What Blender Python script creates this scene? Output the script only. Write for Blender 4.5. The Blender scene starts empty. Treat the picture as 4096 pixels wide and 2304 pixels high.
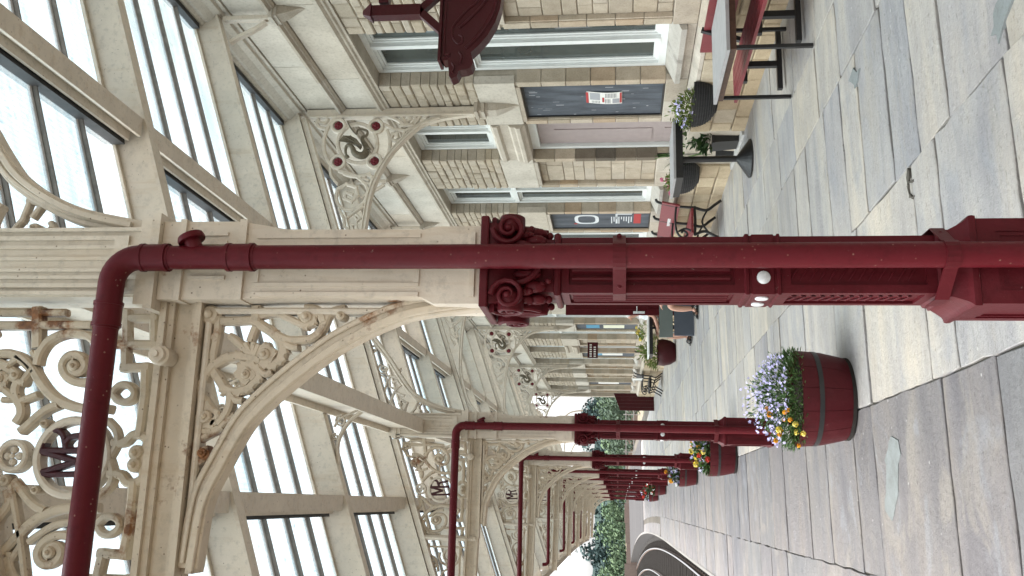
import bpy, bmesh, math, random
from mathutils import Vector, Matrix
random.seed(7)
R = math.radians
SC = bpy.context.scene
COL = SC.collection

# ------------------------------------------------------------------ camera
# the photograph was taken with the phone on its side: the camera is rolled by 90 degrees
CAM_H = 1.52
YAW, PITCH = R(13.09), R(6.507)
fw = Vector((math.sin(YAW) * math.cos(PITCH), math.cos(YAW) * math.cos(PITCH), math.sin(PITCH)))
rt = Vector((math.cos(YAW), -math.sin(YAW), 0))
up = rt.cross(fw)
cam = bpy.data.cameras.new('camera')
cam.sensor_fit = 'HORIZONTAL'
cam.sensor_width = 36.0
cam.lens = 36.0 * 3700.0 / 4096.0
cam.clip_start = 0.05
cam.clip_end = 3000
camo = bpy.data.objects.new('camera', cam)
COL.objects.link(camo)
m = Matrix.Identity(4)
for i in range(3):
    m[i][0] = -up[i]
    m[i][1] = rt[i]
    m[i][2] = -fw[i]
m[2][3] = CAM_H
camo.matrix_world = m
SC.camera = camo

# ------------------------------------------------------------------ sky, sun, exposure
SUN_EL, SUN_AZ = R(65), R(-82)      # sun azimuth measured from +Y (along the platform) towards +X
w = bpy.data.worlds.new('World')
SC.world = w
w.use_nodes = True
nt = w.node_tree
for n in list(nt.nodes):
    nt.nodes.remove(n)
sky = nt.nodes.new('ShaderNodeTexSky')
sky.sky_type = 'NISHITA'
sky.sun_disc = False
sky.sun_elevation = SUN_EL
sky.sun_rotation = SUN_AZ
sky.air_density = 1.0
sky.dust_density = 3.0
hs = nt.nodes.new('ShaderNodeHueSaturation')          # overcast: nearly colourless sky light
hs.inputs['Saturation'].default_value = 0.06
bg = nt.nodes.new('ShaderNodeBackground')
bg.inputs['Strength'].default_value = 0.09
wo = nt.nodes.new('ShaderNodeOutputWorld')
nt.links.new(sky.outputs[0], hs.inputs['Color'])
nt.links.new(hs.outputs[0], bg.inputs['Color'])
nt.links.new(bg.outputs[0], wo.inputs['Surface'])
sun = bpy.data.lights.new('sun', 'SUN')
sun.energy = 1.5
sun.angle = R(60)
sun.color = (1.0, 0.915, 0.82)
suno = bpy.data.objects.new('sun', sun)
COL.objects.link(suno)
sd = Vector((math.sin(SUN_AZ) * math.cos(SUN_EL), math.cos(SUN_AZ) * math.cos(SUN_EL), math.sin(SUN_EL)))
suno.rotation_euler = sd.to_track_quat('Z', 'Y').to_euler()
suno.location = (-20, 10, 30)
SC.view_settings.view_transform = 'Standard'
SC.view_settings.look = 'None'
SC.view_settings.gamma = 1.0
SC.view_settings.use_curve_mapping = False
SC.view_settings.exposure = 2.5
SC.render.engine = 'CYCLES'
SC.cycles.use_denoising = True
SC.cycles.max_bounces = 6
SC.cycles.diffuse_bounces = 2
SC.cycles.transparent_max_bounces = 16
SC.cycles.caustics_reflective = False
SC.cycles.caustics_refractive = False
SC.cycles.sample_clamp_indirect = 6.0

# ------------------------------------------------------------------ mesh helpers
class MB:
    def __init__(s):
        s.v = []
        s.f = []
    def box(s, x0, x1, y0, y1, z0, z1):
        b = len(s.v)
        s.v += [(x0, y0, z0), (x1, y0, z0), (x1, y1, z0), (x0, y1, z0), (x0, y0, z1), (x1, y0, z1), (x1, y1, z1), (x0, y1, z1)]
        for q in ((0, 3, 2, 1), (4, 5, 6, 7), (0, 1, 5, 4), (1, 2, 6, 5), (2, 3, 7, 6), (3, 0, 4, 7)):
            s.f.append(tuple(b + i for i in q))
        return s
    def loft(s, loops, cap=True, closed=False):
        b = len(s.v)
        n = len(loops[0])
        for l in loops:
            s.v += [tuple(p) for p in l]
        m_ = len(loops)
        for i in range(m_ if closed else m_ - 1):
            j = (i + 1) % m_
            for k in range(n):
                k2 = (k + 1) % n
                s.f.append((b + i * n + k, b + i * n + k2, b + j * n + k2, b + j * n + k))
        if cap and not closed:
            s.f.append(tuple(b + k for k in reversed(range(n))))
            s.f.append(tuple(b + (m_ - 1) * n + k for k in range(n)))
        return s
    def sq(s, prof, cx=0, cy=0):           # stacked square loops: (half width, z)
        return s.loft([[(cx - h, cy - h, z), (cx + h, cy - h, z), (cx + h, cy + h, z), (cx - h, cy + h, z)] for h, z in prof])
    def lathe(s, prof, n=24, cx=0, cy=0, cz=0, axis='z'):
        loops = []
        for r, z in prof:
            l = []
            for k in range(n):
                a = 2 * math.pi * k / n
                c_, s_ = r * math.cos(a), r * math.sin(a)
                if axis == 'z':
                    l.append((cx + c_, cy + s_, cz + z))
                elif axis == 'y':
                    l.append((cx + c_, cy + z, cz + s_))
                else:
                    l.append((cx + z, cy + c_, cz + s_))
            loops.append(l)
        return s.loft(loops)
    def tube(s, path, r, n=12):
        path = [Vector(p) for p in path]
        loops = []
        ref = None
        for i, p in enumerate(path):
            t = (path[min(i + 1, len(path) - 1)] - path[max(i - 1, 0)]).normalized()
            if ref is None:
                ref = Vector((0, 0, 1)) if abs(t.z) < .9 else Vector((0, 1, 0))
            a = (ref - t * ref.dot(t)).normalized()
            b = t.cross(a)
            ref = a
            rr = r[i] if isinstance(r, (list, tuple)) else r
            loops.append([p + (a * math.cos(2 * math.pi * k / n) + b * math.sin(2 * math.pi * k / n)) * rr for k in range(n)])
        return s.loft(loops)
    def sweep(s, prof, y0, y1):            # profile [(x, z)] swept along Y
        return s.loft([[(x, y0, z) for x, z in prof], [(x, y1, z) for x, z in prof]])
    def prism(s, poly, y0, y1):            # polygon in XZ, given depth
        return s.sweep(poly, y0, y1)
    def bar(s, a, b, wd, ht=None, ref=(0, 0, 1)):
        a, b = Vector(a), Vector(b)
        ht = ht or wd
        t = (b - a).normalized()
        r_ = Vector(ref)
        if abs(t.dot(r_)) > .95:
            r_ = Vector((0, 1, 0))
        x = t.cross(r_).normalized() * wd / 2
        y = x.cross(t).normalized() * ht / 2
        return s.loft([[p - x - y, p + x - y, p + x + y, p - x + y] for p in (a, b)])
    def sphere(s, c, rx, ry=None, rz=None, n=10, m_=6):
        ry = ry or rx
        rz = rz or rx
        loops = []
        for i in range(m_ + 1):
            ph = -math.pi / 2 + math.pi * i / m_
            cr = max(math.cos(ph), .02)
            loops.append([(c[0] + rx * cr * math.cos(2 * math.pi * k / n), c[1] + ry * cr * math.sin(2 * math.pi * k / n), c[2] + rz * math.sin(ph)) for k in range(n)])
        return s.loft(loops)
    def quad(s, a, b, c, d):
        k = len(s.v)
        s.v += [tuple(a), tuple(b), tuple(c), tuple(d)]
        s.f.append((k, k + 1, k + 2, k + 3))
        return s
    def mesh(s, name, mat, smooth=False):
        me = bpy.data.meshes.new(name)
        me.from_pydata([tuple(p) for p in s.v], [], s.f)
        me.validate()
        bm = bmesh.new()
        bm.from_mesh(me)
        bmesh.ops.recalc_face_normals(bm, faces=bm.faces)
        bm.to_mesh(me)
        bm.free()
        if mat is not None:
            me.materials.append(mat)
        if smooth:
            me.polygons.foreach_set('use_smooth', [True] * len(me.polygons))
            try:
                me.set_sharp_from_angle(angle=R(38))
            except Exception:
                pass
        me.update()
        return me
    def build(s, name, mat, parent=None, smooth=False, loc=None):
        return put(name, s.mesh(name, mat, smooth), parent, loc)

def put(name, me, parent=None, loc=None, rz=0.0):
    o = bpy.data.objects.new(name, me)
    COL.objects.link(o)
    if parent is not None:
        o.parent = parent
    if loc is not None:
        o.location = loc
    if rz:
        o.rotation_euler[2] = rz
    return o
def tag(o, label=None, cat=None, group=None, kind=None):
    if label: o['label'] = label
    if cat: o['category'] = cat
    if group: o['group'] = group
    if kind: o['kind'] = kind
    return o
def thing(name, label, cat, loc=(0, 0, 0), rz=0, group=None):
    o = bpy.data.objects.new(name, None)
    COL.objects.link(o)
    o.empty_display_size = .2
    o.location = loc
    o.rotation_euler[2] = rz
    return tag(o, label, cat, group)
def copy_tree(o, parent=None):
    c = o.copy()
    COL.objects.link(c)
    c.parent = parent
    for ch in list(o.children):
        copy_tree(ch, c)
    return c
def catmull(P, n=5):
    if len(P) < 3:
        return list(P)
    out = []
    for i in range(len(P) - 1):
        p0, p1, p2, p3 = P[max(i - 1, 0)], P[i], P[i + 1], P[min(i + 2, len(P) - 1)]
        for k in range(n):
            t = k / n
            out.append(tuple(.5 * (2 * p1[j] + (p2[j] - p0[j]) * t + (2 * p0[j] - 5 * p1[j] + 4 * p2[j] - p3[j]) * t * t + (3 * p1[j] - p0[j] - 3 * p2[j] + p3[j]) * t ** 3) for j in range(len(p1))))
    out.append(tuple(P[-1]))
    return out
_rib = [0]
def ribbon(mb, pts, wd, t=.05, y=0, n=4, taper=1.0, raw=False, bev=None, x0=0.0):
    """flat cast-iron strip following pts (X, Z); thickness t along Y; every strip a hair different in depth"""
    P = pts if raw else catmull(pts, n)
    _rib[0] = (_rib[0] + 1) % 23
    t = t + _rib[0] * .0006
    b = bev if bev is not None else min(.28 * wd, .007)
    loops = []
    N = len(P)
    for i, p in enumerate(P):
        a, c = P[max(i - 1, 0)], P[min(i + 1, N - 1)]
        dx, dz = c[0] - a[0], c[1] - a[1]
        L = math.hypot(dx, dz) or 1e-6
        nx, nz = -dz / L, dx / L
        h = wd / 2 * (1 + (taper - 1) * i / max(N - 1, 1))
        bb = min(b, h * .6)
        sec = ((-h, t / 2 - bb), (-h, -t / 2 + bb), (-h + bb, -t / 2), (h - bb, -t / 2), (h, -t / 2 + bb), (h, t / 2 - bb), (h - bb, t / 2), (-h + bb, t / 2))
        loops.append([(p[0] - x0 + nx * s_, y + yy, p[1] + nz * s_) for s_, yy in sec])
    mb.loft(loops)
def boss(mb, x, z, r, t=.05, y=0):
    mb.lathe([(r, t / 2), (r, -t / 2 - .002), (r * .8, -t / 2 - .012), (r * .45, -t / 2 - .014), (r * .4, -t / 2 - .024), (r * .1, -t / 2 - .03)], 14, x, y, z, 'y')

# ------------------------------------------------------------------ materials
def newmat(name):
    m_ = bpy.data.materials.new(name)
    m_.use_nodes = True
    t = m_.node_tree
    b = t.nodes['Principled BSDF']
    return m_, t, b
def nd(t, typ, **kw):
    n = t.nodes.new(typ)
    for k, v in kw.items():
        if k.startswith('i_'):
            n.inputs[k[2:].replace('_', ' ')].default_value = v
        else:
            setattr(n, k, v)
    return n
def rgb(c):
    return (c[0], c[1], c[2], 1)
def ramp(t, fac, stops):
    n = t.nodes.new('ShaderNodeValToRGB')
    e = n.color_ramp.elements
    e[0].position, e[0].color = stops[0][0], rgb(stops[0][1])
    e[1].position, e[1].color = stops[1][0], rgb(stops[1][1])
    for p, c in stops[2:]:
        x = e.new(p)
        x.color = rgb(c)
    t.links.new(fac, n.inputs[0])
    return n.outputs[0]
def mixc(t, fac, a, b, blend='MIX'):
    n = t.nodes.new('ShaderNodeMix')
    n.data_type = 'RGBA'
    n.blend_type = blend
    for sock, val in ((0, fac), (6, a), (7, b)):
        if hasattr(val, 'links') or hasattr(val, 'is_linked'):
            t.links.new(val, n.inputs[sock])
        else:
            n.inputs[sock].default_value = val if sock == 0 else rgb(val)
    return n.outputs[2]
def noise(t, scale, detail=4, rough=.55, coord=None, vec=None, dist=0.0):
    n = t.nodes.new('ShaderNodeTexNoise')
    n.inputs['Scale'].default_value = scale
    n.inputs['Detail'].default_value = detail
    n.inputs['Roughness'].default_value = rough
    n.inputs['Distortion'].default_value = dist
    if coord is not None:
        t.links.new(coord, n.inputs['Vector'])
    return n.outputs[0]
def world_pos(t, scale=None):
    g = t.nodes.new('ShaderNodeNewGeometry').outputs['Position']
    if scale:
        mp = t.nodes.new('ShaderNodeMapping')
        mp.inputs['Scale'].default_value = scale
        t.links.new(g, mp.inputs['Vector'])
        return mp.outputs[0]
    return g
def rnd(t):
    a = t.nodes.new('ShaderNodeObjectInfo').outputs['Random']
    b = t.nodes.new('ShaderNodeNewGeometry').outputs['Random Per Island']
    n = t.nodes.new('ShaderNodeMath')
    n.operation = 'ADD'
    t.links.new(a, n.inputs[0])
    t.links.new(b, n.inputs[1])
    f = t.nodes.new('ShaderNodeMath')
    f.operation = 'FRACT'
    t.links.new(n.outputs[0], f.inputs[0])
    return f.outputs[0]
def bump(t, b, h, strength=.3, dist=.01):
    n = t.nodes.new('ShaderNodeBump')
    n.inputs['Strength'].default_value = strength
    n.inputs['Distance'].default_value = dist
    t.links.new(h, n.inputs['Height'])
    t.links.new(n.outputs[0], b.inputs['Normal'])
def plain(name, col, rough=.5, spec=.5, metal=0.0, var=.12, sc=18, bmp=.0, coat=0.0):
    m_, t, b = newmat(name)
    g = world_pos(t)
    f = noise(t, sc, 5, .6, g)
    c = ramp(t, f, [(.3, tuple(x * (1 - var) for x in col)), (.7, tuple(min(1, x * (1 + var)) for x in col))])
    t.links.new(c, b.inputs['Base Color'])
    b.inputs['Roughness'].default_value = rough
    b.inputs['Specular IOR Level'].default_value = spec
    b.inputs['Metallic'].default_value = metal
    b.inputs['Coat Weight'].default_value = coat
    if bmp:
        bump(t, b, noise(t, sc * 4, 4, .6, g), bmp, .004)
    return m_

def painted_iron(name, col, dirt, rust=.0, rough=.45, sp=.5, wear=None):
    m_, t, b = newmat(name)
    g = world_pos(t)
    base = ramp(t, noise(t, 5, 5, .6, g), [(.3, tuple(x * .9 for x in col)), (.72, tuple(min(1, x * 1.06) for x in col))])
    # fly specks and flaking paint
    v = nd(t, 'ShaderNodeTexVoronoi')
    v.inputs['Scale'].default_value = 34
    t.links.new(g, v.inputs['Vector'])
    k = ramp(t, v.outputs['Distance'], [(.06, (1, 1, 1)), (.13, (0, 0, 0))])
    sel = ramp(t, noise(t, 9, 3, .6, g), [(.44, (0, 0, 0)), (.56, (1, 1, 1))])
    spk = mixc(t, 1.0, k, sel, 'MULTIPLY')
    c = mixc(t, spk, base, dirt)
    grime = ramp(t, noise(t, 26, 6, .7, g), [(.52, (0, 0, 0)), (.74, (.8, .8, .8))])
    c = mixc(t, grime, c, tuple(x * .66 for x in col))
    drip = ramp(t, noise(t, 5, 6, .65, world_pos(t, (3.5, 3.5, .35))), [(.54, (0, 0, 0)), (.72, (.55, .55, .55))])
    c = mixc(t, drip, c, tuple(x * f for x, f in zip(col, (.78, .68, .56))))
    if wear:
        wf = ramp(t, noise(t, 7, 7, .7, g), [(.55, (0, 0, 0)), (.74, (.4, .4, .4))])
        c = mixc(t, wf, c, wear)
        ch = ramp(t, noise(t, 45, 4, .75, g), [(.69, (0, 0, 0)), (.72, (1, 1, 1))])
        c = mixc(t, ch, c, (.20, .14, .12))
    if rust:
        rf = ramp(t, noise(t, 4.6, 6, .68, g), [(.66 - rust, (0, 0, 0)), (.74 - rust, (1, 1, 1))])
        rc = ramp(t, noise(t, 24, 5, .7, g), [(.3, (.08, .028, .012)), (.7, (.36, .15, .05))])
        c = mixc(t, rf, c, rc)
    t.links.new(c, b.inputs['Base Color'])
    b.inputs['Roughness'].default_value = rough
    b.inputs['Specular IOR Level'].default_value = sp
    bump(t, b, mixc(t, .5, noise(t, 60, 5, .65, g), noise(t, 14, 4, .6, g)), .45, .006)
    return m_
M = {}
M['cream'] = painted_iron('cream_paint', (.72, .625, .515), (.20, .13, .08), .0, .5)
M['cream_rust'] = painted_iron('cream_paint_rusting', (.60, .495, .375), (.13, .08, .045), .085, .55)  # rusting paint; base colour also browned for the shading of the castings
M['tan'] = painted_iron('tan_cream_paint', (.645, .54, .42), (.16, .10, .06), .035, .55)  # cream paint browned so that its colour carries the shade on the castings
M['cream_worn'] = painted_iron('cream_paint_worn', (.72, .62, .51), (.20, .13, .08), .04, .55)
M['red'] = painted_iron('maroon_paint', (.082, .0068, .0105), (.035, .006, .008), .0, .46, .16, (.125, .016, .023))
M['redpipe'] = painted_iron('maroon_pipe_paint', (.098, .007, .012), (.24, .13, .10), .0, .42, .18, (.125, .014, .021))
M['darkred'] = painted_iron('dark_maroon_gloss', (.052, .0045, .0075), (.03, .006, .007), .0, .36, .28)
M['monogram'] = painted_iron('monogram_paint', (.055, .0075, .012), (.03, .008, .009), .0, .4)
M['white'] = plain('white_paint', (.80, .81, .79), .35, .5, 0, .04, 10)
M['reflector'] = plain('white_reflector', (.72, .73, .73), .25, .5, 0, .22, 45)
M['black'] = plain('black_iron', (.012, .012, .013), .42, .5, 0, .3, 30)
M['lead'] = plain('dark_lead', (.045, .043, .043), .6, .3, 0, .25, 20)  # for dark surfaces; also stands in for shade in gaps and the doorway
M['glazbar'] = plain('weathered_glazing_bar', (.17, .15, .13), .55, .4, 0, .25, 20)
M['greywood'] = plain('grey_painted_wood', (.34, .33, .33), .55, .3, 0, .1, 12)
M['blackplastic'] = plain('black_wicker', (.013, .013, .014), .5, .4, 0, .4, 60, .4)
M['bronze'] = plain('dull_bronze', (.17, .14, .095), .5, .4, .0, .3, 40, .3)
M['rose'] = plain('rosette_red', (.16, .012, .020), .5, .4, 0, .2, 60)
M['benchred'] = painted_iron('bench_red', (.19, .026, .032), (.09, .02, .02), 0, .42)
M['brownwood'] = plain('dark_brown_wood', (.07, .035, .022), .5, .4, 0, .3, 25)

def stone(name, cols, rough=.85, sc=7, stain=.0, bmp=.5, crack=False):
    m_, t, b = newmat(name)
    g = world_pos(t)
    c0 = ramp(t, rnd(t), [(0.0, cols[0]), (1.0, cols[-1])] + [(i / (len(cols) - 1), cols[i]) for i in range(1, len(cols) - 1)])
    f = noise(t, sc, 8, .65, g)
    c = mixc(t, .5, c0, ramp(t, f, [(.3, (.68, .63, .57)), (.7, (1.20, 1.18, 1.15))]), 'MULTIPLY')
    f2 = ramp(t, noise(t, sc * 11, 4, .7, g), [(.36, (.55, .52, .48)), (.5, (1, 1, 1))])
    c = mixc(t, .35, c, f2, 'MULTIPLY')
    if stain:
        s_ = ramp(t, noise(t, 2.3, 6, .7, world_pos(t, (1, 1.2, .8))), [(.60, (0, 0, 0)), (.78, (1, 1, 1))])
        s2 = mixc(t, stain, (0, 0, 0), s_)
        c = mixc(t, s2, c, (.045, .042, .04))
    t.links.new(c, b.inputs['Base Color'])
    b.inputs['Roughness'].default_value = rough
    b.inputs['Specular IOR Level'].default_value = .25
    bump(t, b, mixc(t, .5, noise(t, sc * 6, 8, .7, g), f), bmp, .012)
    return m_
M['walling'] = stone('coursed_sandstone', [(.47, .405, .325), (.54, .465, .375), (.42, .355, .28), (.52, .455, .38), (.48, .40, .305)], .9, 9, .25, .9)
M['ashlar'] = stone('dressed_sandstone', [(0.519, 0.454, 0.379), (0.581, 0.524, 0.452), (0.449, 0.384, 0.312), (0.545, 0.498, 0.44)], .85, 5, .25, .4)
M['ashlar_pale'] = stone('pale_dressed_sandstone', [(0.601, 0.543, 0.468), (0.54, 0.479, 0.403), (0.623, 0.573, 0.505), (0.569, 0.504, 0.417)], .85, 3, .12, .3)
M['jamb'] = stone('jamb_sandstone', [(.46, .385, .295), (.54, .47, .38), (.40, .33, .25), (.57, .50, .415), (.47, .345, .235), (.51, .445, .36)], .85, 6, .3, .35)
M['plinth'] = stone('plinth_sandstone', [(.46, .37, .25), (.54, .45, .32), (.40, .31, .20), (.50, .43, .33)], .88, 6, .18, .5)
M['mortar'] = stone('lime_mortar', [(.47, .42, .35), (.50, .45, .375)], .95, 12, .3, .5)
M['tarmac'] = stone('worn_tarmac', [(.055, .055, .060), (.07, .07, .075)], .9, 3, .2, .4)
M['jamb_soot'] = stone('soot_stained_jamb', [(.20, .165, .13), (.13, .11, .09), (.26, .21, .16)], .85, 6, 1.0, .5)
M['sill'] = stone('grey_sill_stone', [(.40, .37, .335), (.46, .43, .39)], .85, 6, .7, .3)
def flag_mat():
    m_, t, b = newmat('york_stone_flags')
    g = world_pos(t)
    r_ = rnd(t)
    off = nd(t, 'ShaderNodeCombineXYZ')
    for i, k in enumerate((37.0, 91.0, 13.0)):
        mu = nd(t, 'ShaderNodeMath', operation='MULTIPLY')
        t.links.new(r_, mu.inputs[0])
        mu.inputs[1].default_value = k
        t.links.new(mu.outputs[0], off.inputs[i])
    ad = nd(t, 'ShaderNodeVectorMath', operation='ADD')
    t.links.new(g, ad.inputs[0])
    t.links.new(off.outputs[0], ad.inputs[1])
    def mp(s):
        n = nd(t, 'ShaderNodeMapping')
        n.inputs['Scale'].default_value = s
        t.links.new(ad.outputs[0], n.inputs['Vector'])
        return n.outputs[0]
    c0 = ramp(t, r_, [(0.0, (0.333, 0.322, 0.314)), (1.0, (0.401, 0.378, 0.352)), (.12, (0.412, 0.373, 0.321)), (.25, (0.296, 0.292, 0.297)), (.38, (0.390, 0.365, 0.335)), (.5, (0.441, 0.405, 0.355)), (.62, (0.322, 0.307, 0.304)), (.74, (0.373, 0.359, 0.345)), (.87, (0.311, 0.294, 0.276))])
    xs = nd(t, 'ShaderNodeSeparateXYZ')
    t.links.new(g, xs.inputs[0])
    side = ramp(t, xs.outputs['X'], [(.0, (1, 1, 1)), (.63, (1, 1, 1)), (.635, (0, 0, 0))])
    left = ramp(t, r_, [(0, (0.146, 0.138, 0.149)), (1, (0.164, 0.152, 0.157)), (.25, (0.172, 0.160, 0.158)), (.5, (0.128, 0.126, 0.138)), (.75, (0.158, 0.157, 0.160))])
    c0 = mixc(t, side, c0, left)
    lay = ramp(t, noise(t, 1.0, 6, .6, mp((.5, 2.4, 1)), dist=1.2), [(.30, (.72, .73, .78)), (.5, (1, 1, 1)), (.70, (1.22, 1.15, 1.03))])
    c = mixc(t, .9, c0, lay, 'MULTIPLY')
    fine = ramp(t, noise(t, 5, 9, .72, mp((.6, 3.2, 1)), dist=1.0), [(.34, (.74, .735, .73)), (.5, (1, 1, 1)), (.7, (1.10, 1.09, 1.07))])
    c = mixc(t, .55, c, fine, 'MULTIPLY')
    st = ramp(t, noise(t, .9, 6, .62, g), [(.44, (0, 0, 0)), (.7, (1, 1, 1))])
    c = mixc(t, mixc(t, .35, (0, 0, 0), st), c, (.19, .175, .178))
    buff = ramp(t, noise(t, 1.7, 5, .6, mp((.8, 1.5, 1)), dist=1.4), [(.55, (0, 0, 0)), (.64, (1, 1, 1))])
    c = mixc(t, mixc(t, .26, (0, 0, 0), buff), c, (.33, .295, .24))
    blu = ramp(t, noise(t, 1.4, 5, .6, mp((1.1, 1.7, 2)), dist=1.2), [(.58, (0, 0, 0)), (.66, (1, 1, 1))])
    c = mixc(t, mixc(t, .4, (0, 0, 0), blu), c, (.235, .247, .268))
    pits = ramp(t, noise(t, 38, 6, .7, mp((.6, 1.6, 1))), [(.33, (.52, .51, .49)), (.43, (1, 1, 1))])
    c = mixc(t, .75, c, pits, 'MULTIPLY')
    v = nd(t, 'ShaderNodeTexVoronoi')
    v.inputs['Scale'].default_value = 8
    t.links.new(ad.outputs[0], v.inputs['Vector'])
    gum = ramp(t, v.outputs['Distance'], [(.045, (1, 1, 1)), (.075, (0, 0, 0))])
    c = mixc(t, mixc(t, .6, (0, 0, 0), gum), c, (.48, .47, .455))
    t.links.new(c, b.inputs['Base Color'])
    b.inputs['Specular IOR Level'].default_value = .35
    rr = ramp(t, noise(t, 3, 5, .6, g), [(.3, (.5, .5, .5)), (.7, (.8, .8, .8))])
    t.links.new(rr, b.inputs['Roughness'])
    h = mixc(t, .45, noise(t, 2.0, 9, .68, mp((.7, 2.2, 1)), dist=1.2), noise(t, 30, 6, .7, g))
    bump(t, b, h, 1.0, .022)
    return m_
M['flag'] = flag_mat()
M['joint'] = stone('flag_joint', [(.085, .078, .068), (.13, .12, .105)], .95, 20, .3, .6)
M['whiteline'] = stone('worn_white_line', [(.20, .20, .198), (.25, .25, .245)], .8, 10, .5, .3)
M['step'] = stone('painted_step', [(.46, .46, .45), (.52, .52, .51)], .8, 10, .5, .3)
def roof_glass():
    m_, t, b = newmat('reeded_roof_glass')
    t.nodes.remove(b)
    g = world_pos(t)
    tr = nd(t, 'ShaderNodeBsdfTransparent')
    tl = nd(t, 'ShaderNodeBsdfTranslucent')
    gl = nd(t, 'ShaderNodeBsdfGlossy')
    gl.inputs['Roughness'].default_value = .25
    tint = ramp(t, rnd(t), [(0, (.66, .722, .752)), (1, (.785, .80, .805)), (.3, (.73, .765, .78)), (.6, (.695, .747, .77))])
    dirt = mixc(t, 1.0, ramp(t, noise(t, 14, 6, .7, g), [(.28, (.6, .64, .64)), (.40, (1, 1, 1))]), ramp(t, noise(t, 1.6, 5, .65, g), [(.35, (.90, .94, .955)), (.6, (1, 1, 1))]), 'MULTIPLY')
    streak = ramp(t, noise(t, 3, 4, .6, world_pos(t, (.35, 6, .35))), [(.25, (.85, .91, .94)), (.6, (1, 1, 1))])
    wv = nd(t, 'ShaderNodeTexWave')
    wv.inputs['Scale'].default_value = 9
    wv.bands_direction = 'X'
    wv.inputs['Distortion'].default_value = .6
    t.links.new(g, wv.inputs['Vector'])
    rd = ramp(t, wv.outputs['Color'], [(.05, (.93, .95, .96)), (.35, (1, 1, 1))])
    c = mixc(t, 1.0, mixc(t, 1.0, tint, streak, 'MULTIPLY'), mixc(t, 1.0, dirt, rd, 'MULTIPLY'), 'MULTIPLY')
    t.links.new(c, tr.inputs[0])
    t.links.new(c, tl.inputs[0])
    mx = nd(t, 'ShaderNodeMixShader')
    mx.inputs[0].default_value = .15
    t.links.new(tr.outputs[0], mx.inputs[1])
    t.links.new(tl.outputs[0], mx.inputs[2])
    mx2 = nd(t, 'ShaderNodeMixShader')
    mx2.inputs[0].default_value = .04
    t.links.new(mx.outputs[0], mx2.inputs[1])
    t.links.new(gl.outputs[0], mx2.inputs[2])
    t.links.new(mx2.outputs[0], t.nodes['Material Output'].inputs['Surface'])
    return m_
M['roofglass'] = roof_glass()
def window_glass():
    m_, t, b = newmat('window_glass')
    g = world_pos(t)
    c = ramp(t, noise(t, 1.4, 4, .5, g), [(.35, (.025, .032, .032)), (.65, (.075, .09, .085))])
    t.links.new(c, b.inputs['Base Color'])
    b.inputs['Roughness'].default_value = .03
    b.inputs['Specular IOR Level'].default_value = 1.0
    return m_
M['winglass'] = window_glass()
def chalk_mat():
    m_, t, b = newmat('dusty_chalkboard')
    g = world_pos(t, (1, 3, .7))
    c = ramp(t, noise(t, 2.5, 6, .65, g), [(.32, (.028, .034, .045)), (.72, (.115, .130, .155))])
    sm = ramp(t, noise(t, 17, 5, .7, world_pos(t, (1, 4, 1))), [(.64, (0, 0, 0)), (.74, (.5, .5, .5))])
    c = mixc(t, sm, c, (.30, .33, .36))
    t.links.new(c, b.inputs['Base Color'])
    b.inputs['Roughness'].default_value = .6
    return m_
M['chalk'] = chalk_mat()
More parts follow.
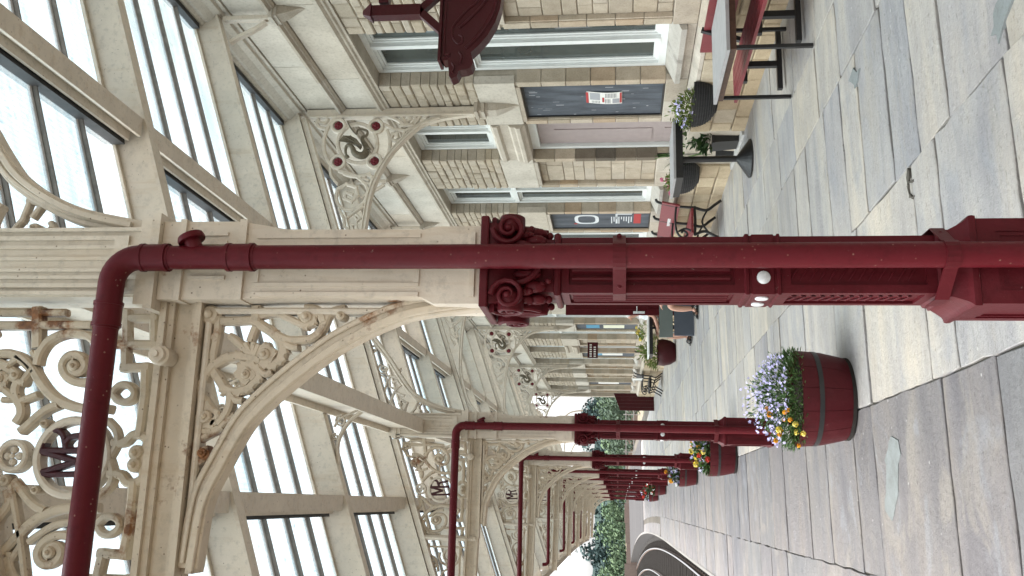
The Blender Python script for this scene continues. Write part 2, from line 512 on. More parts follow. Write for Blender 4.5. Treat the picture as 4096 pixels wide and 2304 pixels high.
# ornament centre lines, metres (X across the platform, Z up)
SPL=[('p',0.0236,[(0.588,2.853),(0.542,2.85),(0.5,2.852),(0.455,2.856),(0.423,2.851)]),('p',0.0189,[(0.49,2.886),(0.507,2.868),(0.52,2.851)]),('p',0.0189,[(0.474,2.884),(0.449,2.872),(0.423,2.876),(0.413,2.888)]),('b',0.0268,[(0.584,2.877)]),('p',0.0227,[(0.565,2.84),(0.567,2.777),(0.567,2.731),(0.543,2.689),(0.521,2.648),(0.503,2.607),(0.501,2.568),(0.507,2.526),(0.531,2.496),(0.563,2.482),(0.589,2.471),(0.602,2.446),(0.609,2.414)]),('p',0.0183,[(0.585,2.7),(0.592,2.674),(0.592,2.644),(0.579,2.613),(0.563,2.579),(0.55,2.546),(0.563,2.519),(0.589,2.516),(0.597,2.54),(0.584,2.56),(0.568,2.547)]),('p',0.0236,[(0.563,2.485),(0.595,2.5),(0.607,2.524),(0.607,2.553)]),('b',0.0183,[(0.579,2.543)]),('b',0.0142,[(0.583,2.426)]),('p',0.0284,[(0.616,2.722),(0.585,2.719),(0.566,2.721)]),('p',0.0214,[(0.546,2.719),(0.514,2.729),(0.495,2.734)]),('p',0.0268,[(0.556,2.707),(0.53,2.662),(0.502,2.628),(0.47,2.616),(0.435,2.624),(0.416,2.649),(0.422,2.678),(0.444,2.7),(0.466,2.696),(0.473,2.676),(0.457,2.655),(0.438,2.664),(0.444,2.68)]),('b',0.0173,[(0.452,2.676)]),('p',0.0195,[(0.447,2.727),(0.475,2.755),(0.501,2.784),(0.515,2.806)]),('p',0.0183,[(0.45,2.72),(0.475,2.739),(0.491,2.747)]),('p',0.0183,[(0.45,2.717),(0.472,2.719),(0.492,2.718)]),('p',0.0173,[(0.447,2.713),(0.469,2.706),(0.485,2.701)]),('p',0.0246,[(0.437,2.706),(0.448,2.766),(0.44,2.811),(0.417,2.849),(0.385,2.875),(0.347,2.886),(0.309,2.879),(0.278,2.854),(0.254,2.83),(0.227,2.836),(0.224,2.858),(0.242,2.878),(0.261,2.869),(0.25,2.851)]),('b',0.0173,[(0.246,2.857)]),('p',0.0252,[(0.401,2.854),(0.373,2.831),(0.338,2.805),(0.326,2.764),(0.341,2.723),(0.371,2.695),(0.403,2.7),(0.42,2.724),(0.413,2.75),(0.386,2.757),(0.368,2.736),(0.384,2.717),(0.396,2.732)]),('b',0.0142,[(0.385,2.734)]),('p',0.0221,[(0.326,2.784),(0.286,2.783),(0.251,2.796),(0.22,2.819)]),('p',0.0189,[(0.317,2.78),(0.301,2.762),(0.299,2.739)]),('p',0.0189,[(0.489,2.613),(0.477,2.582),(0.477,2.566)]),('p',0.0189,[(0.4,2.69),(0.387,2.669),(0.394,2.647)]),('p',0.0184,[(0.337,2.881),(0.297,2.881),(0.269,2.853),(0.241,2.828),(0.213,2.841),(0.218,2.868),(0.24,2.881),(0.255,2.864),(0.238,2.848)]),('b',0.015,[(0.241,2.861)]),('p',0.0196,[(0.229,2.886),(0.204,2.879),(0.2,2.84),(0.222,2.8),(0.253,2.762)]),('p',0.0173,[(0.15,2.888),(0.173,2.87),(0.193,2.833),(0.213,2.8)]),('p',0.0161,[(0.156,2.887),(0.117,2.882),(0.1,2.864),(0.12,2.84),(0.14,2.848),(0.136,2.866)]),('b',0.0138,[(0.128,2.856)]),('p',0.015,[(0.1,2.885),(0.078,2.873),(0.05,2.878),(0.028,2.884)])]
MRH=[('p',0.0252,[(0.41,3.478),(0.446,3.474),(0.485,3.454),(0.509,3.42),(0.52,3.378),(0.518,3.334),(0.507,3.298),(0.471,3.262),(0.424,3.243),(0.38,3.25),(0.36,3.271),(0.353,3.298),(0.356,3.333),(0.376,3.367),(0.408,3.385),(0.438,3.372),(0.447,3.342),(0.432,3.314),(0.406,3.304),(0.387,3.32),(0.392,3.344),(0.411,3.353),(0.422,3.339)]),('b',0.0172,[(0.407,3.337)]),('p',0.0272,[(0.445,3.625),(0.448,3.578),(0.431,3.531),(0.398,3.492),(0.36,3.461),(0.323,3.427),(0.294,3.386),(0.275,3.337),(0.266,3.286),(0.269,3.232),(0.264,3.194)]),('p',0.0243,[(0.278,3.38),(0.263,3.415),(0.24,3.446),(0.213,3.473),(0.186,3.503)]),('p',0.0321,[(0.611,3.505),(0.47,3.484)]),('p',0.0243,[(0.546,3.69),(0.548,3.483),(0.549,3.297)]),('p',0.0172,[(0.428,3.479),(0.458,3.504)]),('p',0.0172,[(0.428,3.479),(0.461,3.485)]),('p',0.0172,[(0.428,3.477),(0.458,3.466)]),('p',0.0252,[(0.574,3.177),(0.575,3.08),(0.484,3.069),(0.484,3.166),(0.588,3.179)]),('p',0.0263,[(0.472,3.169),(0.406,3.161),(0.407,3.09),(0.316,3.081),(0.258,3.082),(0.216,3.082),(0.193,3.083)]),('p',0.0223,[(0.483,3.288),(0.484,3.167)]),('p',0.0206,[(0.318,3.195),(0.343,3.174),(0.347,3.144),(0.327,3.119),(0.304,3.12),(0.29,3.143),(0.294,3.171),(0.318,3.195)]),('b',0.0137,[(0.213,3.413)]),('p',0.0281,[(0.392,3.569),(0.374,3.546),(0.351,3.539),(0.327,3.543),(0.301,3.535),(0.272,3.515),(0.243,3.509),(0.214,3.523)]),('p',0.02,[(0.383,3.555),(0.394,3.589),(0.385,3.616),(0.361,3.628),(0.338,3.611),(0.341,3.583),(0.365,3.576),(0.377,3.595),(0.365,3.606)]),('b',0.0143,[(0.363,3.596)]),('p',0.0172,[(0.301,3.539),(0.292,3.563),(0.291,3.585)]),('p',0.0262,[(0.153,3.177),(0.158,3.131),(0.181,3.106),(0.181,3.075),(0.16,3.043)]),('b',0.0225,[(0.124,3.083)]),('p',0.0206,[(0.229,3.203),(0.196,3.167),(0.159,3.158),(0.119,3.173),(0.087,3.19)]),('p',0.0375,[(0.165,3.045),(0.117,3.051),(0.09,3.048)])]
MRT=[('p',0.0239,[(0.306,3.469),(0.285,3.523),(0.33,3.588),(0.397,3.598),(0.432,3.545),(0.393,3.494),(0.352,3.52),(0.364,3.555)]),('b',0.0197,[(0.374,3.542)]),('p',0.0225,[(0.411,3.585),(0.436,3.67),(0.503,3.722),(0.564,3.719),(0.571,3.67),(0.517,3.653),(0.503,3.688)]),('b',0.0211,[(0.537,3.689)]),('p',0.0253,[(0.592,3.65),(0.593,3.399)]),('p',0.0239,[(0.013,3.51),(-0.169,3.447),(-0.285,3.414)]),('b',0.0211,[(0.026,3.525)]),('p',0.0225,[(-0.182,3.446),(-0.248,3.484),(-0.338,3.439),(-0.324,3.392),(-0.292,3.42)]),('b',0.0197,[(-0.318,3.419)]),('p',0.0239,[(-0.168,3.419),(-0.114,3.34),(-0.099,3.272)])]
MRL=[('p',0.018,[(0.025,3.419),(0.028,3.319),(0.034,3.221)]),('p',0.0195,[(0.029,3.416),(0.049,3.353),(0.07,3.289)]),('p',0.0195,[(0.07,3.289),(0.087,3.359),(0.101,3.425)]),('p',0.0195,[(0.102,3.435),(0.105,3.329),(0.109,3.231)]),('p',0.0195,[(0.103,3.417),(0.151,3.408),(0.172,3.379),(0.156,3.347),(0.11,3.33)]),('p',0.0187,[(0.126,3.336),(0.149,3.316),(0.156,3.273),(0.165,3.246),(0.182,3.237),(0.193,3.25)]),('p',0.015,[(0.048,3.223),(0.017,3.218)]),('p',0.015,[(0.123,3.233),(0.094,3.229)])]
WYS=[('p',0.0383,[(3.872,4.198),(3.811,4.202),(3.755,4.221),(3.707,4.254),(3.671,4.298),(3.648,4.351),(3.641,4.409),(3.65,4.468),(3.675,4.524),(3.713,4.574),(3.762,4.613),(3.819,4.64),(3.88,4.652),(3.941,4.649),(3.998,4.63),(4.047,4.597),(4.084,4.552),(4.106,4.498),(4.113,4.44),(4.104,4.38),(4.079,4.323),(4.04,4.274),(3.99,4.235),(3.933,4.209),(3.872,4.198)]),('p',0.0338,[(3.572,4.657),(3.615,4.702),(3.664,4.741),(3.718,4.772),(3.776,4.796),(3.836,4.811),(3.897,4.818),(3.958,4.815),(4.017,4.803),(4.073,4.783),(4.124,4.754),(4.169,4.718),(4.207,4.675)]),('p',0.0338,[(4.237,4.616),(4.249,4.588),(4.258,4.56),(4.265,4.53),(4.269,4.5),(4.271,4.47),(4.27,4.439),(4.267,4.408),(4.261,4.378),(4.252,4.348),(4.241,4.318),(4.228,4.289),(4.213,4.261)]),('p',0.0338,[(4.033,4.096),(4.001,4.082),(3.968,4.07),(3.934,4.061),(3.9,4.055),(3.865,4.051),(3.831,4.051),(3.797,4.053),(3.764,4.058),(3.732,4.066),(3.7,4.077)]),('p',0.0338,[(3.522,4.251),(3.509,4.28),(3.5,4.31),(3.493,4.341),(3.489,4.373),(3.488,4.405),(3.49,4.437),(3.495,4.47),(3.503,4.502),(3.513,4.533),(3.526,4.564)]),('p',0.0293,[(4.193,4.789),(4.165,4.793),(4.144,4.808),(4.132,4.832),(4.133,4.859),(4.145,4.884),(4.168,4.902),(4.195,4.911),(4.223,4.907),(4.244,4.891),(4.256,4.868),(4.255,4.841),(4.243,4.815),(4.22,4.797),(4.193,4.789)]),('p',0.0315,[(4.224,4.779),(4.235,4.695),(4.221,4.634)]),('p',0.0315,[(4.164,4.914),(4.088,4.89),(4.061,4.804)]),('p',0.0338,[(4.193,4.259),(4.203,4.116),(4.15,3.981),(4.079,3.895)]),('p',0.0315,[(4.092,3.931),(4.09,3.812),(4.151,3.768),(4.227,3.807),(4.241,3.885),(4.18,3.93),(4.116,3.879),(4.165,3.834),(4.197,3.871)]),('p',0.0293,[(4.096,4.121),(4.038,4.011),(4.023,3.88),(4.077,3.788),(4.175,3.733),(4.236,3.677),(4.21,3.617),(4.173,3.651)]),('p',0.0293,[(4.017,3.891),(3.943,3.899),(3.888,3.967),(3.921,4.04),(3.982,4.026),(3.988,3.979),(3.944,3.97)]),('p',0.027,[(4.26,3.595),(4.257,3.501)]),('p',0.0315,[(3.353,4.597),(3.395,4.517),(3.363,4.409),(3.266,4.385),(3.195,4.451),(3.232,4.53),(3.298,4.523),(3.279,4.456)]),('p',0.0338,[(3.354,4.609),(3.251,4.628),(3.142,4.583),(3.093,4.473),(3.139,4.353),(3.229,4.282),(3.349,4.276),(3.447,4.355),(3.51,4.466),(3.555,4.623)]),('p',0.027,[(3.411,4.329),(3.397,4.234),(3.482,4.233),(3.508,4.3),(3.459,4.326),(3.44,4.278)]),('p',0.0293,[(3.612,4.717),(3.501,4.703),(3.39,4.612)]),('p',0.027,[(3.1,4.58),(3.003,4.526),(2.908,4.508),(2.836,4.433),(2.871,4.365),(2.931,4.38),(2.919,4.432),(2.871,4.412)]),('p',0.0248,[(3.003,4.491),(3.074,4.402),(3.145,4.312)]),('p',0.0225,[(3.038,4.376),(3.002,4.338),(2.972,4.366),(3.002,4.385)]),('p',0.0225,[(2.836,4.491),(2.753,4.45),(2.694,4.417),(2.729,4.391),(2.753,4.421)]),('p',0.0248,[(2.812,4.408),(2.871,4.341)])]
ROS=[(4.095,4.657),(4.08,4.222),(3.66,4.633),(3.663,4.215)]
WYV_BODY=[(3.701,4.52),(3.738,4.541),(3.806,4.549),(3.843,4.524),(3.824,4.475),(3.761,4.447),(3.73,4.397),(3.735,4.344),(3.79,4.317),(3.852,4.333),(3.915,4.373),(3.965,4.376),(3.982,4.329),(4.026,4.326),(4.046,4.381),(4.028,4.428),(3.978,4.437),(4.029,4.488),(4.093,4.528),(4.131,4.549)]
WYV_WING=[(3.84,4.368),(3.928,4.434),(3.967,4.508),(3.969,4.592),(3.907,4.636),(3.9,4.575),(3.881,4.55),(3.886,4.503),(3.861,4.465),(3.841,4.428),(3.804,4.39)]
RSP=[('p',0.0211,[(1.258,3.912),(1.146,3.899),(1.112,3.833),(1.161,3.786),(1.21,3.824),(1.188,3.866)]),('p',0.0225,[(1.057,3.745),(1.091,3.846),(0.993,3.88),(0.897,3.814),(0.905,3.723),(0.975,3.705),(1.011,3.764),(0.967,3.79)]),('b',0.0183,[(0.964,3.768)]),('p',0.0211,[(0.85,3.734),(0.865,3.657),(0.928,3.611),(0.997,3.593),(0.984,3.543),(0.942,3.57)]),('b',0.0169,[(0.894,3.553)]),('p',0.0183,[(0.874,3.538),(0.868,3.468),(0.909,3.498)]),('b',0.0126,[(0.888,3.483)]),('p',0.0197,[(1.342,3.96),(1.258,3.927),(1.259,3.827),(1.344,3.789)])]
ARC_R=[(4.248,3.102),(4.158,3.507),(4.065,3.739),(3.857,3.954),(3.713,4.063),(3.505,4.17),(3.29,4.24),(3.072,4.272),(2.706,4.296),(1.693,4.125),(1.453,3.937),(1.176,3.738),(1.051,3.617),(0.945,3.416),(0.894,3.202),(0.868,2.994)]
ARC_L1=[(0.641,1.939),(0.631,2.042),(0.617,2.141),(0.597,2.228),(0.553,2.331),(0.504,2.425),(0.472,2.472),(0.428,2.531),(0.376,2.593),(0.307,2.668),(0.229,2.735),(0.103,2.799),(0.002,2.843),(-0.095,2.858),(-0.23,2.867)]
# ------------------------------------------------------------------ ground, platform, track
def fl(x):                                   # the platform falls slightly from the building towards the track
    return .0275 * (x - .8)
def edge(y):                                 # platform edge, curving away to the left beyond the canopy
    return -1.15 - .00065 * max(0.0, y - 30) ** 2
WP = set()
_put = put
def put(name, me, parent=None, loc=None, rz=0.0):
    o = _put(name, me, parent, loc, rz)
    if parent is not None and parent.name in WP:
        o.matrix_parent_inverse = Matrix.Translation(-parent.location)
    return o
def world_thing(*a, **k):                    # a thing whose parts are modelled in world coordinates
    o = thing(*a, **k)
    WP.add(o.name)
    return o
def ground_mat():
    m_, t, b = newmat('lineside_ground')
    g = world_pos(t)
    c = ramp(t, noise(t, .06, 6, .6, g), [(.35, (.10, .12, .045)), (.5, (.20, .165, .13)), (.65, (.085, .11, .04))])
    c = mixc(t, .6, c, ramp(t, noise(t, 3, 6, .7, g), [(.3, (.6, .6, .6)), (.7, (1.3, 1.3, 1.3))]), 'MULTIPLY')
    t.links.new(c, b.inputs['Base Color'])
    b.inputs['Roughness'].default_value = .95
    return m_
g = MB()
g.quad((-1500, -600, -1.2), (1500, -600, -1.2), (1500, 1800, -1.2), (-1500, 1800, -1.2))
tag(g.build('ground', ground_mat()), kind='structure')
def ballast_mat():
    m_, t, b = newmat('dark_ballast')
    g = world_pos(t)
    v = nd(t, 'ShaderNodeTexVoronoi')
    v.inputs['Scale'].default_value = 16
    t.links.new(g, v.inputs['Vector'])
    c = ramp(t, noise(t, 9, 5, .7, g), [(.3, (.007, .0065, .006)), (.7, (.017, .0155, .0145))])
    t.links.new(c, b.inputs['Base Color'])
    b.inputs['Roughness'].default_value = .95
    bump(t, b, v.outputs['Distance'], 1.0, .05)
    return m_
YS = [-8 + 3 * i for i in range(66)]
b_ = MB()
for a, c in zip(YS[:-1], YS[1:]):
    b_.quad((edge(a) - .02, a, -1.05), (edge(c) - .02, c, -1.05), (edge(c) - 6.8, c, -1.05), (edge(a) - 6.8, a, -1.05))
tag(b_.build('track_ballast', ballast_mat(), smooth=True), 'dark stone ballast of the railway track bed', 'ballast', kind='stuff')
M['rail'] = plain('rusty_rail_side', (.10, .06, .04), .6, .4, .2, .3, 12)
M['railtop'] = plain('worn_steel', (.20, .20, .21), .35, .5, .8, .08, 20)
M['sleeper'] = plain('concrete_sleeper', (.022, .019, .017), .9, .2, 0, .2, 14)
for nm, off, lab in (('rail', -.86, 'curving steel rail next to the platform edge'), ('rail', -2.36, 'far curving steel rail away from the platform edge')):
    r_ = world_thing(nm, lab, 'rail', (edge(30) + off, 30, -1.05), group='running rails')
    q = MB()
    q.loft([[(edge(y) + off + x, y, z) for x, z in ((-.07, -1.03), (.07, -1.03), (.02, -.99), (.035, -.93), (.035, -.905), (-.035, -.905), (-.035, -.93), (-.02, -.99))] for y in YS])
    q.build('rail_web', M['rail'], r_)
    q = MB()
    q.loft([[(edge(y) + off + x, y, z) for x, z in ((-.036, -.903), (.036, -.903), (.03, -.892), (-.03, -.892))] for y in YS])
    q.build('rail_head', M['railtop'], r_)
q = MB()
for i in range(250):
    y = -6 + .72 * i
    q.box(edge(y) - 2.85, edge(y) - .37, y - .125, y + .125, -1.06, -1.02 + .004 * (i % 3))
tag(q.build('railway_sleepers', M['sleeper']), 'row of grey concrete sleepers under the rails', 'sleepers', kind='stuff')

plat = MB()
for a, c in zip(YS[:-1], YS[1:]):
    plat.quad((edge(a), a, fl(edge(a)) - .014), (4.9, a, fl(4.9) - .014), (4.9, c, fl(4.9) - .014), (edge(c), c, fl(edge(c)) - .014))
platform = tag(plat.build('platform', M['joint']), kind='structure')
q = MB()
for a, c in zip(YS[:-1], YS[1:]):
    q.quad((edge(a) + .004, a, fl(edge(a)) - .02), (edge(c) + .004, c, fl(edge(c)) - .02), (edge(c) + .004, c, -1.15), (edge(a) + .004, a, -1.15))
q.build('platform_face', M['lead'], platform)
FLAG_N = [0]
far_flags = MB()
def flagstone(x0, x1, y0, y1, name='flagstone'):
    """one slab with uneven arrises and a chamfered edge"""
    gp = random.uniform(.0025, .005)
    gy = random.uniform(.007, .014) * (1 + min(y0, 30) * .05)
    dz = random.uniform(-.003, .004)
    tx, ty = random.uniform(-.002, .002), random.uniform(-.003, .003)
    cn = [(x0 + gp, y0 + gy), (x1 - gp, y0 + gy), (x1 - gp, y1 - gy), (x0 + gp, y1 - gy)]
    o = []
    for i in range(4):
        a, b = cn[i], cn[(i + 1) % 4]
        L = math.hypot(b[0] - a[0], b[1] - a[1])
        k = max(3, min(9, int(L / .13)))
        for j in range(k):
            f = j / k
            jit = .010 if j else .009
            o.append((a[0] + (b[0] - a[0]) * f + random.uniform(-jit, jit) * (.7 if j else 1), a[1] + (b[1] - a[1]) * f + random.uniform(-jit, jit)))
    cx, cy = (x0 + x1) / 2, (y0 + y1) / 2
    def Z(x, y):
        return fl(x) + dz + (x - cx) * tx + (y - cy) * ty
    ins = .004
    top = [(x + (cx - x) / max(abs(cx - x), .05) * ins, y + (cy - y) / max(abs(cy - y), .05) * ins) for x, y in o]
    loops = [[(x, y, Z(x, y) - .03) for x, y in o], [(x, y, Z(x, y) - .004) for x, y in o], [(x, y, Z(x, y)) for x, y in top]]
    if FLAG_N[0] < 296 and y0 < 26:
        FLAG_N[0] += 1
        mb = MB()
        mb.loft(loops)
        mb.build(name, M['flag'], platform)
    else:
        far_flags.loft(loops)
bands = [
    (-1.15, -.38, [1.0, 2.4, 3.7, 5.1, 6.2, 7.6, 9.1]),
    (-.38, .63, [.9, 1.8, 3.0, 3.91, 4.57, 5.83, 6.31, 7.16, 7.90, 8.97, 9.75, 10.66, 11.5, 12.43, 13.9, 15.45]),
    (.63, 1.74, [.9, 1.9, 2.9, 3.5, 4.31, 4.69, 5.80, 6.55, 7.6, 8.70, 9.02, 9.40, 10.3, 11.2]),
    (1.74, 2.79, [1.6, 2.6, 3.45, 4.10, 4.52, 4.95, 5.5, 5.92, 6.40, 7.05, 7.53, 8.4, 9.32, 10.5]),
    (2.79, 3.35, [2.0, 3.1, 4.3, 5.0, 5.86, 6.5, 7.4, 8.12, 9.0, 10.2]),
    (3.35, 4.24, [2.2, 3.4, 4.4, 5.6, 6.4, 7.3, 8.3, 9.4, 10.4]),
]
for bi, (xa, xb, ys) in enumerate(bands):
    ys = list(ys)
    while ys[-1] < 92:
        ys.append(ys[-1] + random.choice((.4, .5, .6, .7, .85, 1.05)) * (1.5 if bi == 0 else 1) * (1.6 if ys[-1] > 40 else 1))
    for a, c in zip(ys[:-1], ys[1:]):
        if bi == 0:
            if c > 36:
                continue
            flagstone(xa, xb, a, c, 'coping_stone')
        else:
            sh = 0 if a < 30 else (edge((a + c) / 2) + 1.15)
            flagstone(xa + sh, xb + sh, a, c)
while False:
    pass
y = 36.0
while y < 92:
    e = edge(y + 1)
    far_flags.loft([[(e, y, fl(e) - .03), (e + .77, y, fl(e) - .03), (edge(y + 2) + .77, y + 1.98, fl(e) - .03), (edge(y + 2), y + 1.98, fl(e) - .03)],
                    [(e, y, fl(e)), (e + .77, y, fl(e)), (edge(y + 2) + .77, y + 1.98, fl(e)), (edge(y + 2), y + 1.98, fl(e))]])
    y += 2.0
tag(far_flags.build('distant_flagstones', M['flag'], platform), kind='stuff')
q = MB()
for a, c in zip(YS[:-1], YS[1:]):
    if a > 57:
        q.quad((edge(a) + .1, a, fl(edge(a)) + .014), (4.2, a, fl(4.2) + .014), (4.2, c, fl(4.2) + .014), (edge(c) + .1, c, fl(edge(c)) + .014))
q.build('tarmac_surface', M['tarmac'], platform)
q = MB()
for a, c in zip(YS[:-1], YS[1:]):
    q.quad((edge(a) + .004, a, fl(edge(a)) + .009), (edge(a) + .065, a, fl(edge(a)) + .009), (edge(c) + .065, c, fl(edge(c)) + .009), (edge(c) + .004, c, fl(edge(c)) + .009))
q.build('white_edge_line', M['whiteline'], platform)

M['cement'] = stone('cement_patch', [(.19, .21, .215), (.215, .235, .24)], .8, 8, .0, .2)
def patch(name, mat, pts, dz=.0075, j=.006):
    q = MB()
    P = []
    for i, (x, y) in enumerate(pts):
        x2, y2 = pts[(i + 1) % len(pts)]
        for f in (0, .33, .66):
            P.append((x + (x2 - x) * f + random.uniform(-j, j), y + (y2 - y) * f + random.uniform(-j, j) * 2))
    q.loft([[(x, y, fl(x) - .012) for x, y in P], [(x, y, fl(x) + dz) for x, y in P]])
    q.build(name, M[mat], platform)
patch('cement_patch', 'cement', [(.42, 5.42), (.30, 5.60), (.16, 5.62), (.02, 5.72), (-.04, 5.60), (.06, 5.45), (.2, 5.36), (.36, 5.30)], j=.014)
patch('cement_patch', 'cement', [(2.02, 3.36), (1.95, 3.50), (1.86, 3.56), (1.80, 3.50), (1.88, 3.38), (1.93, 3.30)], j=.014)
patch('cement_patch', 'cement', [(2.62, 5.40), (2.70, 5.52), (2.66, 5.62), (2.56, 5.50)], j=.014)
for pts in ([(1.74, 4.72), (1.66, 4.745), (1.65, 4.735), (1.70, 4.70)], [(1.65, 4.74), (1.58, 4.715), (1.575, 4.725), (1.64, 4.75)], [(1.66, 4.72), (1.645, 4.64), (1.635, 4.64), (1.65, 4.73)], [(1.59, 4.72), (1.56, 4.66), (1.55, 4.665), (1.58, 4.725)]):
    patch('broken_chip', 'joint', pts, .0062)

# ------------------------------------------------------------------ station building
WX = 4.30                                    # wall face
BY0, BY1 = -2.5, 38.2
bld = world_thing('station_building', 'long cream sandstone station building with tall white windows', 'building', (WX, 18, .09))
def chamfer(x0, x1, y0, y1, z0, z1, b=.008):
    return [[(x1, y0, z0), (x1, y1, z0), (x1, y1, z1), (x1, y0, z1)], [(x0 + b, y0, z0), (x0 + b, y1, z0), (x0 + b, y1, z1), (x0 + b, y0, z1)],
            [(x0, y0 + b, z0 + b), (x0, y1 - b, z0 + b), (x0, y1 - b, z1 - b), (x0, y0 + b, z1 - b)]]
FARST = {}
CNT = {}
def block(name, mat, x0, x1, y0, y1, z0, z1, b=.008, lim=300, ymax=16.5, gap=.004):
    lp = chamfer(x0, x1, y0 + gap, y1 - gap, z0 + gap, z1 - gap, b)
    n = CNT.get(name, 0)
    if y1 < ymax and n < lim and y1 > 4.5:
        CNT[name] = n + 1
        me = bpy.data.meshes.new(name)
        mb = MB().loft(lp)
        me.from_pydata(mb.v, [], mb.f)
        me.materials.append(M[mat])
        put(name, me, bld)
    else:
        FARST.setdefault((name, mat), MB()).loft(lp)
M['paledoor'] = plain('pale_mauve_paint', (.36, .295, .285), .45, .4, 0, .06, 10)
P_, OW = 2.23, 1.13
E0 = 8.95
KS = list(range(-5, 13))
back = MB()
# mortar core behind the facing stones
def core(x0, y0, y1, z0, z1):
    back.box(x0, 5.0, y0, y1, z0, z1)
core(WX + .010, BY0, BY1, 4.07, 5.40)
for k in KS:
    e = E0 + P_ * k
    core(WX + .014, e + .02, e + P_ - OW - .02, 2.58, 4.07)          # pier above the panel
    core(WX + .014, e + .02, e + .10, .73, 2.58)
    core(WX + .014, e + 1.0, e + P_ - OW - .02, .73, 2.58)
    core(WX + .075, e + .10, e + 1.0, .73, 2.58)
    back.box(4.9, 5.0, e - OW, e, .1, 4.07)                # dark wall behind the opening
core(4.205, BY0, BY1, -.1, .70)
back.build('core_wall', M['mortar'], bld)
OPEN = {1: 'door', 4: 'reddoor', 8: 'door'}
for k in KS:
    e = E0 + P_ * k
    s0 = e - OW
    door = OPEN.get(k)
    # plinth: three courses of squared blocks
    for ci, (za, zb) in enumerate(((.02, .24), (.24, .47), (.47, .70))):
        y = e - OW - (.22 if ci % 2 else 0) + 0.0
        lo = e - OW if not (door and True) else e
        hi = e - OW + P_
        y = lo
        while y < hi - .05:
            L = random.uniform(.30, .52)
            y2 = hi if y + L > hi - .18 else y + L
            block('plinth_block', 'plinth', 4.17 - random.uniform(0, .010), 4.24, y, y2, za + random.uniform(-.006, .006), zb, .012, 130)
            y = y2
    # chamfered plinth top
    lo = e if door else e - OW
    q = FARST.setdefault(('plinth_course', 'ashlar'), MB())
    q.sweep([(4.165, .70), (4.32, .70), (4.32, .79), (4.29, .79), (4.165, .735)], lo + .003, e - OW + P_ - .003)
    # base course
    y = e
    for L in (P_ - OW,):
        block('base_course_block', 'ashlar', WX - .004, WX + .06, y, y + .55, .79, 1.02, .004, 60)
        block('base_course_block', 'ashlar', WX - .003, WX + .06, y + .55, y + L, .79, 1.02, .004, 60)
    if not door:
        block('under_sill_block', 'ashlar', WX - .002, WX + .1, s0, e, .79, .885, .004, 40)
        sl = MB().sweep([(WX - .055, .885), (WX + .26, .885), (WX + .26, 1.03), (WX + .16, 1.03), (WX - .055, .935)], s0 + .004, e - .004)
        if k < 4 and k > -3:
            sl.build('window_sill', M['sill'], bld)
        else:
            FARST.setdefault(('window_sill', 'sill'), MB()).loft([sl.v[:5], sl.v[5:]])
    # jamb stones round the opening and the panel (large below, small courses above)
    zt = 2.58
    zlist = [1.02 + i * .26 for i in range(6)] + [zt]
    zd = ([.10, .36, .62, .88] if door else []) + zlist
    for a, c in zip(zd[:-1], zd[1:]):
        block('jamb_stone', 'jamb_soot' if (k == 1 and 1.0 < a < 1.9) else 'jamb', WX, WX + .24, e, e + .108, a, c, .006, 150)
        block('jamb_stone', 'jamb', WX, WX + .24, s0 - .105, s0, a, c, .006, 150)
    for a, c in zip(zlist[:-1], zlist[1:]):
        FARST.setdefault(('panel_edge', 'jamb'), MB()).box(WX + .012, WX + .10, e + .108, e + .125, a + .004, c - .004)
        FARST.setdefault(('panel_edge', 'jamb'), MB()).box(WX + .012, WX + .10, s0 - .105 - .018 + P_, s0 - .105 + P_, a + .004, c - .004)
    # stone panel between the openings
    pa, pb = e + .125, e + P_ - OW - .123
    FARST.setdefault(('panel_frame', 'ashlar'), MB()).sweep([(WX - .006, 2.555), (WX + .07, 2.555), (WX + .07, 2.60), (WX - .006, 2.60)], pa - .02, pb + .02)
    z = 1.02
    while z < 2.53:
        h = min(random.choice((.14, .18, .22)), 2.55 - z)
        y = pa
        while y < pb - .02:
            L = random.uniform(.2, .42)
            y2 = pb if y + L > pb - .12 else y + L
            block('panel_stone', 'walling', WX + .062 - random.uniform(0, .006), WX + .09, y, y2, z, z + h, .006, 120)
            y = y2
        z += h
    # plain block over the panel
    block('hood_block', 'ashlar_pale', WX - .003, WX + .09, e + .003, e + P_ - OW - .003, 2.60, 3.04, .004, 40)
    # coursed walling of the pier
    z = 3.04
    while z < 4.05:
        h = random.choice((.085, .10, .115))
        if z + h > 3.99:
            h = 4.07 - z
        y = e
        first = True
        while y < e + P_ - OW - .02:
            L = random.uniform(.10, .27)
            hi = e + P_ - OW
            y2 = hi if y + L > hi - .1 else y + L
            dp = .20 if (first or y2 == hi) else .05
            block('walling_stone', 'walling', WX - random.uniform(-.004, .014), WX + dp, y, y2, z, z + h, .012, 300, gap=.004)
            y = y2
            first = False
        z += h
